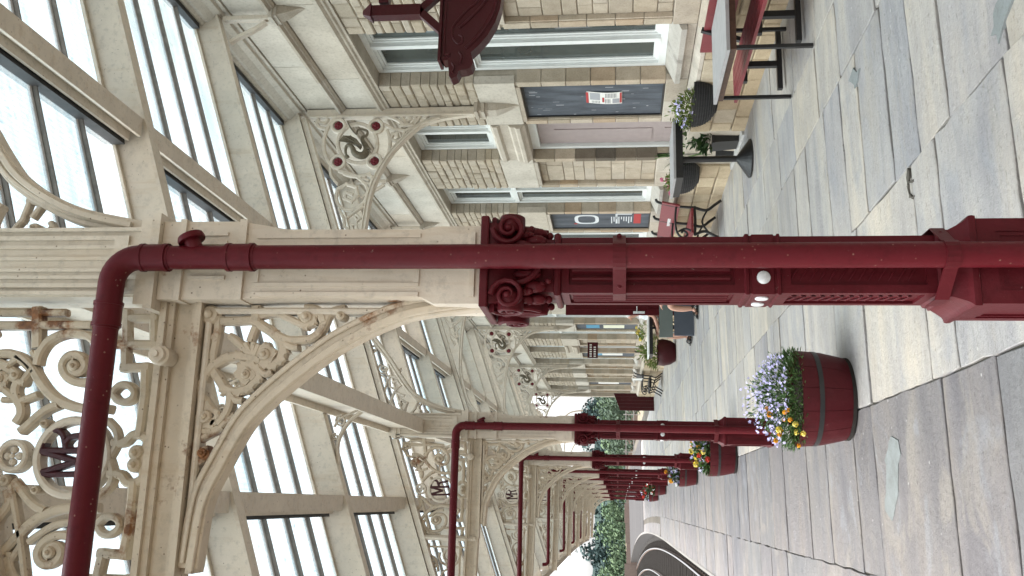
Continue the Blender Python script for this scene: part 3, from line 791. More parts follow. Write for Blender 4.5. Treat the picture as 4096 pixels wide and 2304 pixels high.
# continuous courses
def course(name, mat, prof, y0=BY0, y1=BY1, step=1.6, gap=.002):
    y = y0
    while y < y1 - .01:
        y2 = min(y + step, y1)
        FARST.setdefault((name, mat), MB()).sweep(prof, y + gap, y2 - gap)
        y = y2
course('lintel_moulding', 'ashlar_pale', [(WX + .09, 4.072), (WX - .012, 4.072), (WX - .012, 4.10), (WX - .03, 4.115), (WX - .03, 4.135), (WX - .055, 4.16), (WX - .055, 4.195), (WX + .09, 4.215)])
y = BY0
i = 0
while y < BY1:
    y2 = min(y + random.choice((1.0, 1.25, 1.5)), BY1)
    block('frieze_block', 'ashlar_pale', WX - .004, WX + .08, y, y2, 4.215, 4.575, .003, 60, 24)
    block('upper_ashlar_block', 'ashlar_pale', WX - .002, WX + .08, y - .3, y2 - .3, 4.665, 5.05, .003, 60, 24)
    y = y2
course('string_course', 'ashlar', [(WX + .09, 4.577), (WX - .02, 4.577), (WX - .045, 4.595), (WX - .045, 4.61), (WX - .075, 4.625), (WX - .075, 4.655), (WX + .09, 4.663)])
course('cornice', 'ashlar_pale', [(WX + .09, 5.052), (WX - .02, 5.052), (WX - .02, 5.09), (WX - .05, 5.10), (WX - .07, 5.16), (WX - .12, 5.22), (WX - .12, 5.25), (WX - .15, 5.27), (WX - .15, 5.33), (WX + .09, 5.36)], step=2.2)
q = MB()
q.box(WX - .02, 5.0, BY0, BY1, 5.36, 6.1)
q.box(WX + .02, 9.0, BY1, BY1 + .35, -.1, 6.1)
q.build('parapet', M['ashlar'], bld)
q = MB()
q.box(5.0, 9.0, BY0, BY1, -.1, 6.0)
q.build('inner_mass', M['mortar'], bld)
for (nm, mt), mb in FARST.items():
    o = mb.build(nm + ('s' if not nm.endswith(('e', 'g')) else ''), M[mt], bld)
    o['kind'] = 'stuff'
# windows -----------------------------------------------------------------
def make_window(z0, z1, transom=None, name='window'):
    f = MB()
    a, b = -OW + .004, -.004
    f.box(WX + .155, WX + .25, a, a + .055, z0, z1)
    f.box(WX + .155, WX + .25, b - .055, b, z0, z1)
    f.box(WX + .155, WX + .25, a + .055, b - .055, z0, z0 + .07)
    f.box(WX + .155, WX + .25, a + .055, b - .055, z1 - .06, z1)
    f.box(WX + .145, WX + .26, (a + b) / 2 - .035, (a + b) / 2 + .035, z0 + .07, z1 - .06)
    o = f.build(name, M['white'], bld)
    lights = [(z0 + .07, transom - .035), (transom + .035, z1 - .06)] if transom else [(z0 + .07, z1 - .06)]
    if transom:
        t_ = MB()
        t_.box(WX + .148, WX + .255, a + .056, (a + b) / 2 - .036, transom - .034, transom + .034)
        t_.box(WX + .148, WX + .255, (a + b) / 2 + .036, b - .056, transom - .034, transom + .034)
        t_.build('transom', M['white'], o)
    for (u, v_) in ((a + .056, (a + b) / 2 - .036), ((a + b) / 2 + .036, b - .056)):
        for (za, zb) in lights:
            s_ = MB()
            for wd, x in ((.03, .185), (.055, .20)):
                s_.box(WX + x, WX + x + .035, u + .001, u + wd, za + .001, zb - .001)
                s_.box(WX + x, WX + x + .035, v_ - wd, v_ - .001, za + .001, zb - .001)
                s_.box(WX + x, WX + x + .035, u + wd, v_ - wd, za + .001, za + wd)
                s_.box(WX + x, WX + x + .035, u + wd, v_ - wd, zb - wd, zb - .001)
            s_.build('sash', M['white'], o)
            g_ = MB()
            g_.box(WX + .215, WX + .222, u + .05, v_ - .05, za + .05, zb - .05)
            g_.build('pane', M['winglass'], o)
    return o
def move_part(o, dy):
    o.location.y = dy
    return o
win = make_window(1.03, 4.068, 3.03)
uw = make_window(3.03, 4.068, None, 'upper_window')
wk = [k for k in KS if k not in OPEN]
move_part(win, E0 + P_ * wk[0])
for k in wk[1:]:
    move_part(copy_tree(win, bld), E0 + P_ * k)
dk = list(OPEN)
move_part(uw, E0 + P_ * dk[0])
for k in dk[1:]:
    move_part(copy_tree(uw, bld), E0 + P_ * k)
for ch in bld.children:
    if ch.name.startswith(('window', 'upper_window')):
        ch.matrix_parent_inverse = Matrix.Translation(-bld.location)
for k, kind in OPEN.items():
    e = E0 + P_ * k
    q = MB()                                              # stone transom between door and upper window
    q.sweep([(WX - .002, 2.60), (WX + .26, 2.60), (WX + .26, 3.02), (WX + .02, 3.02), (WX - .03, 2.98), (WX - .03, 2.93), (WX - .002, 2.90), (WX - .002, 2.80), (WX - .035, 2.77), (WX - .035, 2.72), (WX - .05, 2.70), (WX - .05, 2.66), (WX - .02, 2.63)], e - OW + .004, e - .004)
    q.build('door_lintel', M['ashlar'], bld)
    q = MB()
    for a, b in ((e - OW + .004, e - OW + .07), (e - .07, e - .004)):
        q.box(WX + .14, WX + .24, a, b, .11, 2.60)
    q.box(WX + .14, WX + .24, e - OW + .07, e - .07, 2.50, 2.60)
    fr = q.build('door_frame', M['white'], bld)
    q = MB()
    q.box(4.12, 4.9, e - OW, e, -.05, .118)
    q.build('door_step', M['step'], bld)
    if kind == 'door':
        q = MB()
        q.box(WX + .185, WX + .225, e - OW + .072, e - .072, .125, 2.498)
        for ya, yb in ((.16, .50), (.60, .95)):
            for za, zb in ((.3, .95), (1.1, 2.3)):
                q.box(WX + .176, WX + .19, e - OW + ya, e - OW + yb, za, zb)
        q.build('door', M['paledoor'], bld)
        MB().box(WX + .10, WX + .139, e - OW + .004, e - OW + .05, .12, 2.6).build('door_post', M['darkred'], bld)  # maroon strip stands in for the shadow of the door frame
    else:
        q = MB()
        q.box(WX + .5, 4.9, e - OW + .05, e - .05, .12, 2.5)
        q.build('dark_doorway', M['lead'], bld)  # dark slab stands in for the unlit room behind the open door
# ------------------------------------------------------------------ canopy ironwork
N_COL = 9
S_ = 6.58
CY = [2.93 + S_ * i for i in range(N_COL)]
CX = [.735 - .00055 * max(0, y - 30) ** 2 for y in CY]
X0 = .735
ORD = ['nearest', 'second', 'third', 'fourth', 'fifth', 'sixth', 'seventh', 'eighth', 'ninth']
def ZB(x):                                    # underside of the rafters
    return 3.645 + .35 * x
TIP = -1.55
# -- column -------------------------------------------------------------
def make_column():
    t = thing('cast_iron_column', '', 'column')
    q = MB()
    q.sq([(.140, 0), (.140, .022), (.121, .03), (.121, .455)])
    for sx in (-1, 1):
        for sy in (-1, 1):
            q.box(sx * .131 - (.04 if sx > 0 else 0), sx * .131 + (.04 if sx < 0 else 0), sy * .131 - (.04 if sy > 0 else 0), sy * .131 + (.04 if sy < 0 else 0), .032, .449)
    for s in (-1, 1):
        for za, zb in ((.033, .085), (.395, .448)):
            y0, y1 = sorted((s * .1305, s * .10))
            q.box(-.092, .092, y0, y1, za, zb)
            q.box(y0, y1, -.092, .092, za, zb)
        y0, y1 = sorted((s * .126, s * .11))
        for a, b, za, zb in ((-.092, -.078, .085, .395), (.078, .092, .085, .395), (-.078, .078, .085, .099), (-.078, .078, .381, .395)):
            q.box(a, b, y0, y1, za, zb)
            q.box(y0, y1, a, b, za, zb)
    p = q.build('pedestal', M['red'], t)
    q = MB()
    q.sq([(.128, .447), (.1375, .452), (.139, .462), (.1375, .472), (.128, .478), (.122, .485), (.112, .505), (.104, .522), (.1045, .53), (.098, .536), (.098, .548), (.09, .556)])
    q.build('pedestal_cap', M['red'], t, smooth=True)
    q = MB()
    q.sq([(.081, .55), (.081, 1.715)])
    for s in (-1, 1):                                        # raised stiles round the sunk panels
        y0, y1 = sorted((s * .0905, s * .075))
        for za, zb in ((.557, 1.018), (1.128, 1.700)):
            q.box(-.090, -.064, y0, y1, za, zb)
            q.box(.064, .090, y0, y1, za, zb)
            q.box(-.064, .064, y0, y1, za, za + .03)
            q.box(-.064, .064, y0, y1, zb - .03, zb)
            q.box(y0, y1, -.0895, -.064, za, zb)
            q.box(y0, y1, .064, .0895, za, zb)
            q.box(y0, y1, -.064, .064, za, za + .03)
            q.box(y0, y1, -.064, .064, zb - .03, zb)
    q.build('shaft', M['red'], t)
    q = MB()
    for s in (-1, 1):                                        # reeds of the upper shaft
        for x in (-.042, -.014, .014, .042):
            q.tube([(x, s * .081, 1.17), (x, s * .082, 1.42), (x, s * .081, 1.66)], .0085, 8)
            q.tube([(s * .081, x, 1.17), (s * .082, x, 1.42), (s * .081, x, 1.66)], .0085, 8)
    q.build('reeding', M['red'], t, smooth=True)
    q = MB()
    for s in (-1, 1):                                        # leaf ornament of the lower panel
        for i in range(13):
            z = .61 + i * .029
            for d in (-1, 1):
                q.tube([(d * .006, s * .081, z), (d * .028, s * .086, z + .017), (d * .05, s * .081, z + .03)], [.002, .004, .0015], 6)
                q.tube([(s * .081, d * .006, z), (s * .086, d * .028, z + .017), (s * .081, d * .05, z + .03)], [.002, .004, .0015], 6)
    q.build('leaf_panel', M['red'], t, smooth=True)
    q = MB()
    q.sq([(.090, 1.016), (.097, 1.02), (.097, 1.027), (.0925, 1.03), (.0925, 1.036), (.0955, 1.039), (.0955, 1.103), (.0925, 1.106), (.0925, 1.112), (.097, 1.115), (.097, 1.124), (.090, 1.129)])
    q.build('band', M['red'], t)
    for (x, y, ax) in ((-.043, -.0955, 'y'), (.043, -.0955, 'y'), (-.0955, -.043, 'x'), (-.0955, .043, 'x')):
        r_ = MB()
        s = -1
        r_.lathe([(.0205, .004), (.0205, -.004), (.0165, -.0065), (.006, -.0075)], 18, x, y, 1.071, ax)
        r_.build('reflector', M['reflector'], t, smooth=True)
    # capital
    q = MB()
    q.sq([(.086, 1.692), (.099, 1.697), (.102, 1.706), (.099, 1.716), (.086, 1.72), (.085, 1.745), (.09, 1.78), (.1, 1.82), (.115, 1.865), (.13, 1.90), (.13, 1.922)])
    cap = q.build('capital', M['red'], t, smooth=True)
    sp = MB()
    for fx in range(4):
        mb = MB()
        for d in (-1, 1):                                   # volutes
            P = []
            for i in range(24):
                a = i / 23
                r0 = .045 * (1 - a) + .008
                th = math.pi * (.5 + 3.4 * a)
                P.append((d * (.108 + r0 * math.cos(th)), 1.858 + r0 * math.sin(th)))
            ribbon(mb, P, .017, .05, -.128, raw=True, taper=.6)
            mb.sphere((d * .108, -.148, 1.858), .012, .014, .012)
            ribbon(mb, [(d * .02, 1.765), (d * .05, 1.79), (d * .065, 1.83), (d * .06, 1.88), (d * .10, 1.905)], .018, .04, -.115)
            mb.sphere((d * .075, -.108, 1.775), .020, .018, .034)
            mb.sphere((d * .035, -.108, 1.80), .020, .022, .045)
            mb.sphere((d * .092, -.112, 1.805), .013, .014, .024)
            for j in range(4):
                mb.sphere((d * (.055 + .012 * j), -.105 - .004 * j, 1.735 + .019 * j), .010, .013, .012)
        ribbon(mb, [(0, 1.745), (.018, 1.80), (.0, 1.86), (-.018, 1.80), (0, 1.745)], .014, .04, -.118)
        mb.sphere((0, -.122, 1.885), .024, .018, .024)
        mb.sphere((0, -.112, 1.80), .012, .02, .035)
        ca, sa = math.cos(fx * math.pi / 2), math.sin(fx * math.pi / 2)
        sp2 = MB()
        sp2.v = [(p[0] * ca - p[1] * sa, p[0] * sa + p[1] * ca, p[2]) for p in mb.v]
        sp2.f = mb.f
        sp2.build('volute_carving', M['red'], cap, smooth=True)
    q = MB()
    q.sq([(.1455, 1.922), (.1475, 1.926), (.1475, 1.944), (.144, 1.948)])
    q.build('abacus', M['red'], t)
    # cream standard above the capital
    q = MB()
    q.loft([[(a, -.10, z), (b, -.10, z), (b, .10, z), (a, .10, z)] for a, b, z in ((-.128, .128, 1.9495), (-.128, .128, 2.10), (-.108, .118, 2.14), (-.108, .122, 2.60), (-.115, .15, 2.76), (-.115, .152, 3.03))])
    post = q.build('upper_post', M['cream_worn'], t)
    q = MB()
    for xa, xb, d in ((-.106, -.092, .107), (-.072, -.060, .105), (.090, .104, .107), (.058, .070, .105)):
        q.box(xa, xb, -d, -.09, 2.15, 2.70)
    for za, zb in ((2.15, 2.165), (2.685, 2.70)):
        q.box(-.059, .057, -.1045, -.09, za, zb)
    for x in (-.05, -.02, .01, .04, .07, .10):
        q.box(x, x + .012, -.108, -.09, 2.80, 2.92)
    q.box(-.118, .155, -.112, .112, 2.735, 2.76)
    q.box(-.12, .156, -.114, .114, 2.945, 2.965)
    q.box(-.106, .106, -.110, -.09, 1.97, 1.985)
    q.build('post_moulding', M['cream_worn'], post)
    q = MB()
    q.box(-.15, .175, -.125, .125, 3.031, 3.06)
    q.box(-.135, .16, -.118, .118, 3.06, 3.10)
    q.build('post_collar', M['cream'], t)
    q = MB()
    q.box(-.105, .135, -.09, .09, 3.10, ZB(X0) - .03)
    q.box(-.075, .105, -.10, -.089, 3.15, 3.2)
    q.box(-.075, -.06, -.10, -.089, 3.2, 3.75)
    q.box(.09, .105, -.10, -.089, 3.2, 3.75)
    for x in (-.10, -.045, -.02, .02, .06, .12):
        q.box(x, x + .012, -.105 if x in (-.10, .12) else -.098, -.088, 3.105, 3.84)
    q.box(-.125, .155, -.115, .115, 3.78, 3.83)
    q.box(-.115, .145, -.105, .105, 3.74, 3.78)
    q.build('standard', M['cream'], t)
    return t
col0 = make_column()
cols = [col0] + [copy_tree(col0) for _ in range(N_COL - 1)]
for i, c_ in enumerate(cols):
    c_.location = (CX[i], CY[i], fl(CX[i]) + .004)
    tag(c_, ['nearest maroon cast-iron column, large in the middle of the picture', 'second maroon column from the camera, behind the lavender flower barrel'][i] if i < 2 else ORD[i] + ' maroon column from the camera in the receding row', 'column', 'maroon platform columns')
# -- drain pipe -----------------------------------------------------------
def make_pipe():
    t = thing('drain_pipe', '', 'pipe')
    r = .0385
    px, py = .004, -.185
    q = MB()
    q.tube([(px, py, .0), (px, py, 3.03)], r, 20)
    q.build('vertical_pipe', M['redpipe'], t, smooth=True)
    q = MB()
    P = [(px, py, 2.99)]
    for i in range(9):
        a = math.pi / 2 * i / 8
        P.append((px - .085 * (1 - math.cos(a)), py, 3.055 + .085 * math.sin(a)))
    P.append((px - .15, py, 3.14))
    q.tube(P, r * 1.06, 20)
    q.build('elbow', M['redpipe'], t, smooth=True)
    q = MB()
    q.tube([(px - .14, py, 3.14), (-1.0, py, 3.137), (-2.06, py, 3.13)], r, 20)
    q.build('horizontal_pipe', M['redpipe'], t, smooth=True)
    q = MB()
    q.tube([(-2.03, py, 3.13), (-2.10, py, 3.134), (-2.14, py, 3.175), (-2.15, py, 3.26)], r * 1.05, 16)
    q.build('outlet_bend', M['redpipe'], t, smooth=True)
    def coll(a, b):
        q = MB()
        d = Vector(b) - Vector(a)
        q.tube([Vector(a) + d * f for f in (0, .08, .08, .2, .2, .8, .8, .92, .92, 1)], [r * 1.05, r * 1.05, r * 1.2, r * 1.2, r * 1.14, r * 1.14, r * 1.2, r * 1.2, r * 1.06, r * 1.05], 20)
        q.build('collar', M['redpipe'], t, smooth=True)
    coll((px, py, 2.945), (px, py, 3.055))
    coll((px, py, 2.66), (px, py, 2.765))
    coll((px - .14, py, 3.1402), (px - .235, py, 3.1395))
    q = MB()
    q.tube([(px + .01, py, 2.86), (px + .062, py, 2.885)], .026, 16)
    q.tube([(px + .055, py, 2.882), (px + .064, py, 2.886), (px + .072, py, 2.890)], [.043, .044, .041], 18)
    q.build('access_cap', M['redpipe'], t, smooth=True)
    for z, hw in ((.548, .112), (1.51, .095)):
        q = MB()
        P = [(-hw, .0, z), (-hw, -.095, z)]
        for i in range(9):
            a = math.pi * i / 8
            P.append((px - (r + .005) * math.cos(a), py - (r + .005) * math.sin(a), z))
        P += [(hw, -.095, z), (hw, .0, z)]
        loops = []
        for p in P:
            loops.append([(p[0], p[1], p[2] - .02), (p[0] * .985, p[1] + .006, p[2] - .02), (p[0] * .985, p[1] + .006, p[2] + .02), (p[0], p[1], p[2] + .02)])
        q.loft(loops)
        for x in (-.075, .085):
            q.lathe([(.008, .004), (.008, -.008), (.003, -.01)], 8, x, -.118 if z < 1 else -.118, z, 'y')
        q.build('strap', M['red'], t)
    return t
pipe0 = make_pipe()
pipes = [pipe0] + [copy_tree(pipe0) for _ in range(N_COL - 1)]
for i, c_ in enumerate(pipes):
    c_.location = (CX[i], CY[i], fl(CX[i]) + .006)
    tag(c_, ORD[i] + ' maroon drainpipe, strapped to the front of the ' + ORD[i] + ' column', 'pipe', 'maroon rainwater pipes')
# -- truss over each column -------------------------------------------------
def trace(mb, items, t=.05, y=0, mirror=None, n=4, k=1.0):
    for kind, wd, pts in items:
        wd *= k
        if mirror is not None:
            pts = [(2 * mirror - p[0], p[1]) for p in pts]
        if kind == 'p':
            sharp = False
            for a, b, c in zip(pts[:-2], pts[1:-1], pts[2:]):
                d = abs(math.atan2(c[1] - b[1], c[0] - b[0]) - math.atan2(b[1] - a[1], b[0] - a[0]))
                d = min(d, 2 * math.pi - d)
                sharp = sharp or d > R(78)
            if sharp:                                        # square keys: straight bars butted at the corners
                for a, b in zip(pts[:-1], pts[1:]):
                    L = math.hypot(b[0] - a[0], b[1] - a[1])
                    ux, uz = (b[0] - a[0]) / L * wd / 2, (b[1] - a[1]) / L * wd / 2
                    ribbon(mb, [(a[0] - ux, a[1] - uz), (b[0] + ux, b[1] + uz)], wd, t, y, raw=True, x0=X0)
            else:
                ribbon(mb, pts, wd, t, y, n, x0=X0)
        else:
            boss(mb, pts[0][0] - X0, pts[0][1], wd, t, y)
def rafter_parts(parent, mat, xa, xb, x0):
    """I-section rafter on the roof slope"""
    q = MB()
    def P(x, y, dz):
        return (x - x0, y, ZB(x) + dz)
    q.loft([[P(x, -.022, .015), P(x, .022, .015), P(x, .022, .245), P(x, -.022, .245)] for x in (xa, xb)])
    q.loft([[P(x, -.055, 0), P(x, .055, 0), P(x, .055, .022), P(x, -.055, .022)] for x in (xa, xb)])
    q.loft([[P(x, -.028, .022), P(x, .028, .022), P(x, .028, .036), P(x, -.028, .036)] for x in (xa, xb)])
    q.loft([[P(x, -.05, .235), P(x, .05, .235), P(x, .05, .258), P(x, -.05, .258)] for x in (xa, xb)])
    return q.build('rafter', mat, parent)
def make_truss():
    t = thing('canopy_truss', '', 'truss')
    rafter_parts(t, M['cream'], TIP, 4.26, X0)
    # moulded frame under the rafter
    q = MB()
    for a, b, dz, wd, th in ((TIP + .1, .60, -.03, .045, .075), (TIP + .1, .60, -.065, .018, .10), (.9, 4.18, -.03, .045, .075), (.9, 4.18, -.065, .018, .10)):
        ribbon(q, [(a, ZB(a) + dz), (b, ZB(b) + dz)], wd, th, 0, raw=True, bev=.003, x0=X0)
    q.build('rafter_moulding', M['cream'], t)
    # lower chord of the cantilever
    q = MB()
    def strip(za, zb, ya, xa=.64, xb=-.37, dz=.0):
        q.loft([[(x - X0, -ya, za + d), (x - X0, ya, za + d), (x - X0, ya, zb + d), (x - X0, -ya, zb + d)] for x, d in ((xa, 0), (xb, dz))])
    strip(3.012, 3.034, .062)
    strip(2.99, 3.012, .046)
    strip(2.93, 2.99, .026)
    strip(2.915, 2.93, .040)
    strip(2.895, 2.915, .052)
    strip(2.90, 3.032, .030, -.37, TIP, .03)
    strip(3.012, 3.033, .0615, -.372, TIP, .03)
    strip(2.905, 2.93, .048, -.372, TIP, .03)
    chord = q.build('lower_chord', M['tan'], t)
    q = MB()
    q.lathe([(.030, -.03), (.030, -.075), (.033, -.08), (.033, -.10), (.026, -.105), (.026, -.125), (.012, -.128), (.012, -.14)], 16, .434 - X0, 0, 2.998, 'y')
    q.build('chord_knob', M['cream'], chord, smooth=True)
    q = MB()
    ribbon(q, [(-.372, 2.93), (-.372, ZB(-.372) - .03)], .05, .09, 0, raw=True, x0=X0)
    ribbon(q, [(-.372, 2.96), (-.372, ZB(-.372) - .05)], .022, .11, 0, raw=True, x0=X0)
    q.build('panel_post', M['cream'], t)
    # arched bracket on the track side
    ARC = list(ARC_L1)
    ARC[0] = (ARC[0][0], 1.952)
    q = MB()
    ribbon(q, ARC, .070, .058, 0, 5, x0=X0, bev=.004)
    ribbon(q, [(p[0] + .016, p[1] + .014) for p in ARC], .016, .078, 0, 5, x0=X0, bev=.003)
    ribbon(q, [(p[0] - .015, p[1] - .014) for p in ARC], .024, .088, 0, 5, x0=X0, bev=.003)
    q.build('arch_bracket', M['tan'], t)
    q = MB()
    trace(q, SPL, .036, k=1.25)
    q.build('spandrel_scrollwork', M['cream_rust'], t)
    q = MB()
    ribbon(q, [(.598, 2.15), (.598, 2.89)], .022, .05, 0, raw=True, x0=X0)
    ribbon(q, [(.60, 2.878), (-.2, 2.878)], .022, .05, 0, raw=True, x0=X0)
    q.build('spandrel_frame', M['cream'], t)
    # monogram panel
    cx, cz = .105, 3.305
    q = MB()
    trace(q, MRH, .036, k=1.15)
    trace(q, MRH, .036, 0, cx, k=1.15)
    trace(q, MRT, .036)
    q.build('panel_scrollwork', M['cream_rust'], t)
    q = MB()
    ribbon(q, [(cx + .1215 * math.cos(a * math.pi / 18), cz + .1215 * math.sin(a * math.pi / 18)) for a in range(37)], .027, .048, 0, raw=True, x0=X0)
    q.build('monogram_ring', M['cream'], t)
    q = MB()
    ribbon(q, [(cx + .046 * math.cos(a * math.pi / 12), 3.512 + .046 * math.sin(a * math.pi / 12)) for a in range(25)], .020, .046, 0, raw=True, x0=X0)
    for k in range(4):
        a = k * math.pi / 2
        q.sphere((cx - X0 + .02 * math.cos(a), -.012, 3.512 + .02 * math.sin(a)), .014, .012, .014, 8, 5)
    q.sphere((cx - X0, -.02, 3.512), .009)
    q.build('flower_roundel', M['cream'], t)
    sh = (cx - .083, cz - 3.306)
    for nm, ids in (('letter_m', (0, 1, 2, 6)), ('letter_r', (3, 4, 5, 7))):
        q = MB()
        for j in ids:
            it = MRL[j]
            ribbon(q, [(p[0] + sh[0], p[1] + sh[1]) for p in it[2]], it[1] * 1.05, .034, -.003, 5, x0=X0)
        q.build(nm, M['monogram'], t)
    q = MB()                                                # outer panel towards the eave
    for xa, zc, r0 in ((-.55, 3.20, .10), (-.62, 3.36, .055), (-.80, 3.17, .085), (-1.0, 3.15, .065), (-1.17, 3.12, .045)):
        P = [(xa + r0 * (1 - .8 * i / 22) * math.cos(1.2 + i * .5), zc + r0 * (1 - .8 * i / 22) * math.sin(1.2 + i * .5)) for i in range(23)]
        ribbon(q, P, .02, .036, 0, raw=True, x0=X0)
        boss(q, xa - X0, zc, .016, .036)
    ribbon(q, [(-.42, 3.10), (-.50, 3.08), (-.62, 3.12), (-.70, 3.25), (-.80, 3.27), (-.92, 3.20), (-1.05, 3.22), (-1.2, 3.17), (-1.35, 3.10)], .02, .036, 0, x0=X0)
    ribbon(q, [(-.43, 3.40), (-.52, 3.42), (-.58, 3.33), (-.70, 3.30)], .02, .036, 0, x0=X0)
    ribbon(q, [(-.46, 3.05), (-.46, 3.44)], .018, .036, 0, raw=True, x0=X0)
    ribbon(q, [(-.44, 3.09), (-1.3, 3.085)], .018, .036, 0, raw=True, x0=X0)
    q.build('eave_scrollwork', M['cream_rust'], t)
    # great arch from the column to the wall
    q = MB()
    A = [(4.22, 3.09)] + ARC_R[1:9] + [(2.25, 4.285), (1.93, 4.215)] + ARC_R[9:-1] + [(.880, 3.10)]
    ribbon(q, A, .058, .056, 0, 5, x0=X0, bev=.004)
    ribbon(q, [(p[0], p[1] - .018) for p in A[1:-1]], .022, .092, 0, 5, x0=X0, bev=.003)
    ribbon(q, [(p[0], p[1] + .018) for p in A[1:-1]], .014, .074, 0, 5, x0=X0, bev=.003)
    q.build('great_arch', M['cream'], t)
    q = MB()
    trace(q, RSP, .034)
    q.build('arch_scrollwork', M['cream'], t)
    q = MB()
    for xa, zc, r0 in ((1.75, 4.02 + .17, .035), (2.0, 4.30, .03), (1.55, 4.10, .05), (1.33, 3.98, .06)):
        P = [(xa + r0 * (1 - .8 * i / 20) * math.cos(.5 + i * .5), zc + r0 * (1 - .8 * i / 20) * math.sin(.5 + i * .5)) for i in range(21)]
        ribbon(q, P, .016, .034, 0, raw=True, x0=X0)
    ribbon(q, [(.93, 3.86), (1.08, 3.95), (1.22, 3.93), (1.3, 4.05), (1.48, 4.12), (1.6, 4.13)], .016, .034, 0, x0=X0)
    q.build('crown_scrollwork', M['cream'], t)
    return t
tr0 = make_truss()
trs = [tr0] + [copy_tree(tr0) for _ in range(N_COL - 1)]
for i, c_ in enumerate(trs):
    c_.location = (CX[i], CY[i], 0)
    tag(c_, ['nearest cream scrollwork roof truss with the largest MR monogram', 'second cream roof truss from the camera, whole MR monogram panel visible'][i] if i < 2 else ORD[i] + ' cream scrollwork truss from the camera over the ' + ORD[i] + ' column', 'truss', 'cream canopy trusses')
# -- wall brackets with the winged creature ----------------------------------
def make_bracket():
    t = thing('wall_bracket', '', 'bracket')
    q = MB()
    q.box(4.205 - X0, 4.283 - X0, -.035, .035, 3.10, 5.03)
    q.box(4.185 - X0, 4.205 - X0, -.05, .05, 3.12, 5.0)
    q.box(4.19 - X0, 4.25 - X0, -.045, .045, 3.06, 3.12)
    q.build('upright', M['cream'], t)
    q = MB()
    trace(q, WYS, .034, k=1.15)
    q.build('scrollwork', M['cream'], t)
    for (x, z) in ROS:
        q = MB()
        q.lathe([(.058, -.012), (.058, .012), (.048, .016), (.048, -.016)], 18, x - X0, 0, z, 'y')
        ring = MB()
        ribbon(ring, [(x + .075 * math.cos(a * math.pi / 12), z + .075 * math.sin(a * math.pi / 12)) for a in range(25)], .036, .05, 0, raw=True, x0=X0)
        o = ring.build('rosette_ring', M['cream'], t)
        q = MB()
        for k in range(6):
            a = k * math.pi / 3
            q.sphere((x - X0 + .030 * math.cos(a), -.012, z + .030 * math.sin(a)), .022, .014, .022, 8, 5)
        q.sphere((x - X0, -.02, z), .018)
        q.lathe([(.05, -.008), (.05, .008)], 14, x - X0, 0, z, 'y')
        q.build('rosette', M['rose'], o, smooth=True)
    # wyvern: one continuous body, wing as its own part
    body = MB()
    P = catmull([(p[0] - X0, p[1]) for p in WYV_BODY], 4)
    N = len(P)
    rr = []
    for i in range(N):
        f = i / (N - 1)
        rr.append(.014 + .030 * math.exp(-((f - .36) / .16) ** 2) + (.010 if f < .04 else 0) - .008 * max(0, f - .7) / .3)
    body.tube([(p[0], -.01 - .03 * math.sin(i / 9), p[1]) for i, p in enumerate(P)], rr, 10)
    w0 = body.build('wyvern', M['bronze'], t, smooth=True)
    q = MB()
    W = [(p[0] - X0, p[1]) for p in WYV_WING]
    q.loft([[(p[0], -.025, p[1]) for p in W], [(p[0], .005, p[1]) for p in W]])
    for k in range(2, 9):
        q.tube([(W[0][0], -.03, W[0][1]), ((W[0][0] + W[k][0]) / 2, -.04, (W[0][1] + W[k][1]) / 2 + .006), (W[k][0], -.03, W[k][1])], [.012, .009, .005], 6)
    for dx in (0, .03):                                      # clawed feet
        B = P[int(N * .42)]
        q.tube([(B[0] + dx, -.02, B[1]), (B[0] + dx - .01, -.03, B[1] - .04), (B[0] + dx - .035, -.03, B[1] - .06)], [.012, .009, .005], 6)
    q.build('wing', M['bronze'], w0, smooth=True)
    q = MB()                                                 # stone corbel
    cy = .075
    for z0, z1, d, hw in ((3.06, 3.10, .115, .105), (3.02, 3.06, .10, .095), (2.985, 3.02, .115, .10), (2.95, 2.985, .09, .085)):
        q.box(WX - d - X0, WX + .02 - X0, -hw, hw, z0 + .001, z1)
    q.loft([[(WX - d - X0, -hw, z), (WX - d - X0, hw, z), (WX + .02 - X0, hw, z), (WX + .02 - X0, -hw, z)] for d, hw, z in ((.095, .085, 2.949), (.09, .08, 2.86), (.06, .06, 2.76), (.02, .03, 2.66), (.004, .01, 2.60))])
    q.build('corbel', M['ashlar'], t, smooth=False)
    return t
wb0 = make_bracket()
NB = 6
wbs = [wb0] + [copy_tree(wb0) for _ in range(NB - 1)]
for i, c_ in enumerate(wbs):
    c_.location = (CX[i] if i < 5 else X0, CY[i], 0)
    tag(c_, ORD[i] + ' cream wall bracket from the camera, holding a bronze winged creature between four red rosettes', 'bracket', 'cream wall brackets')
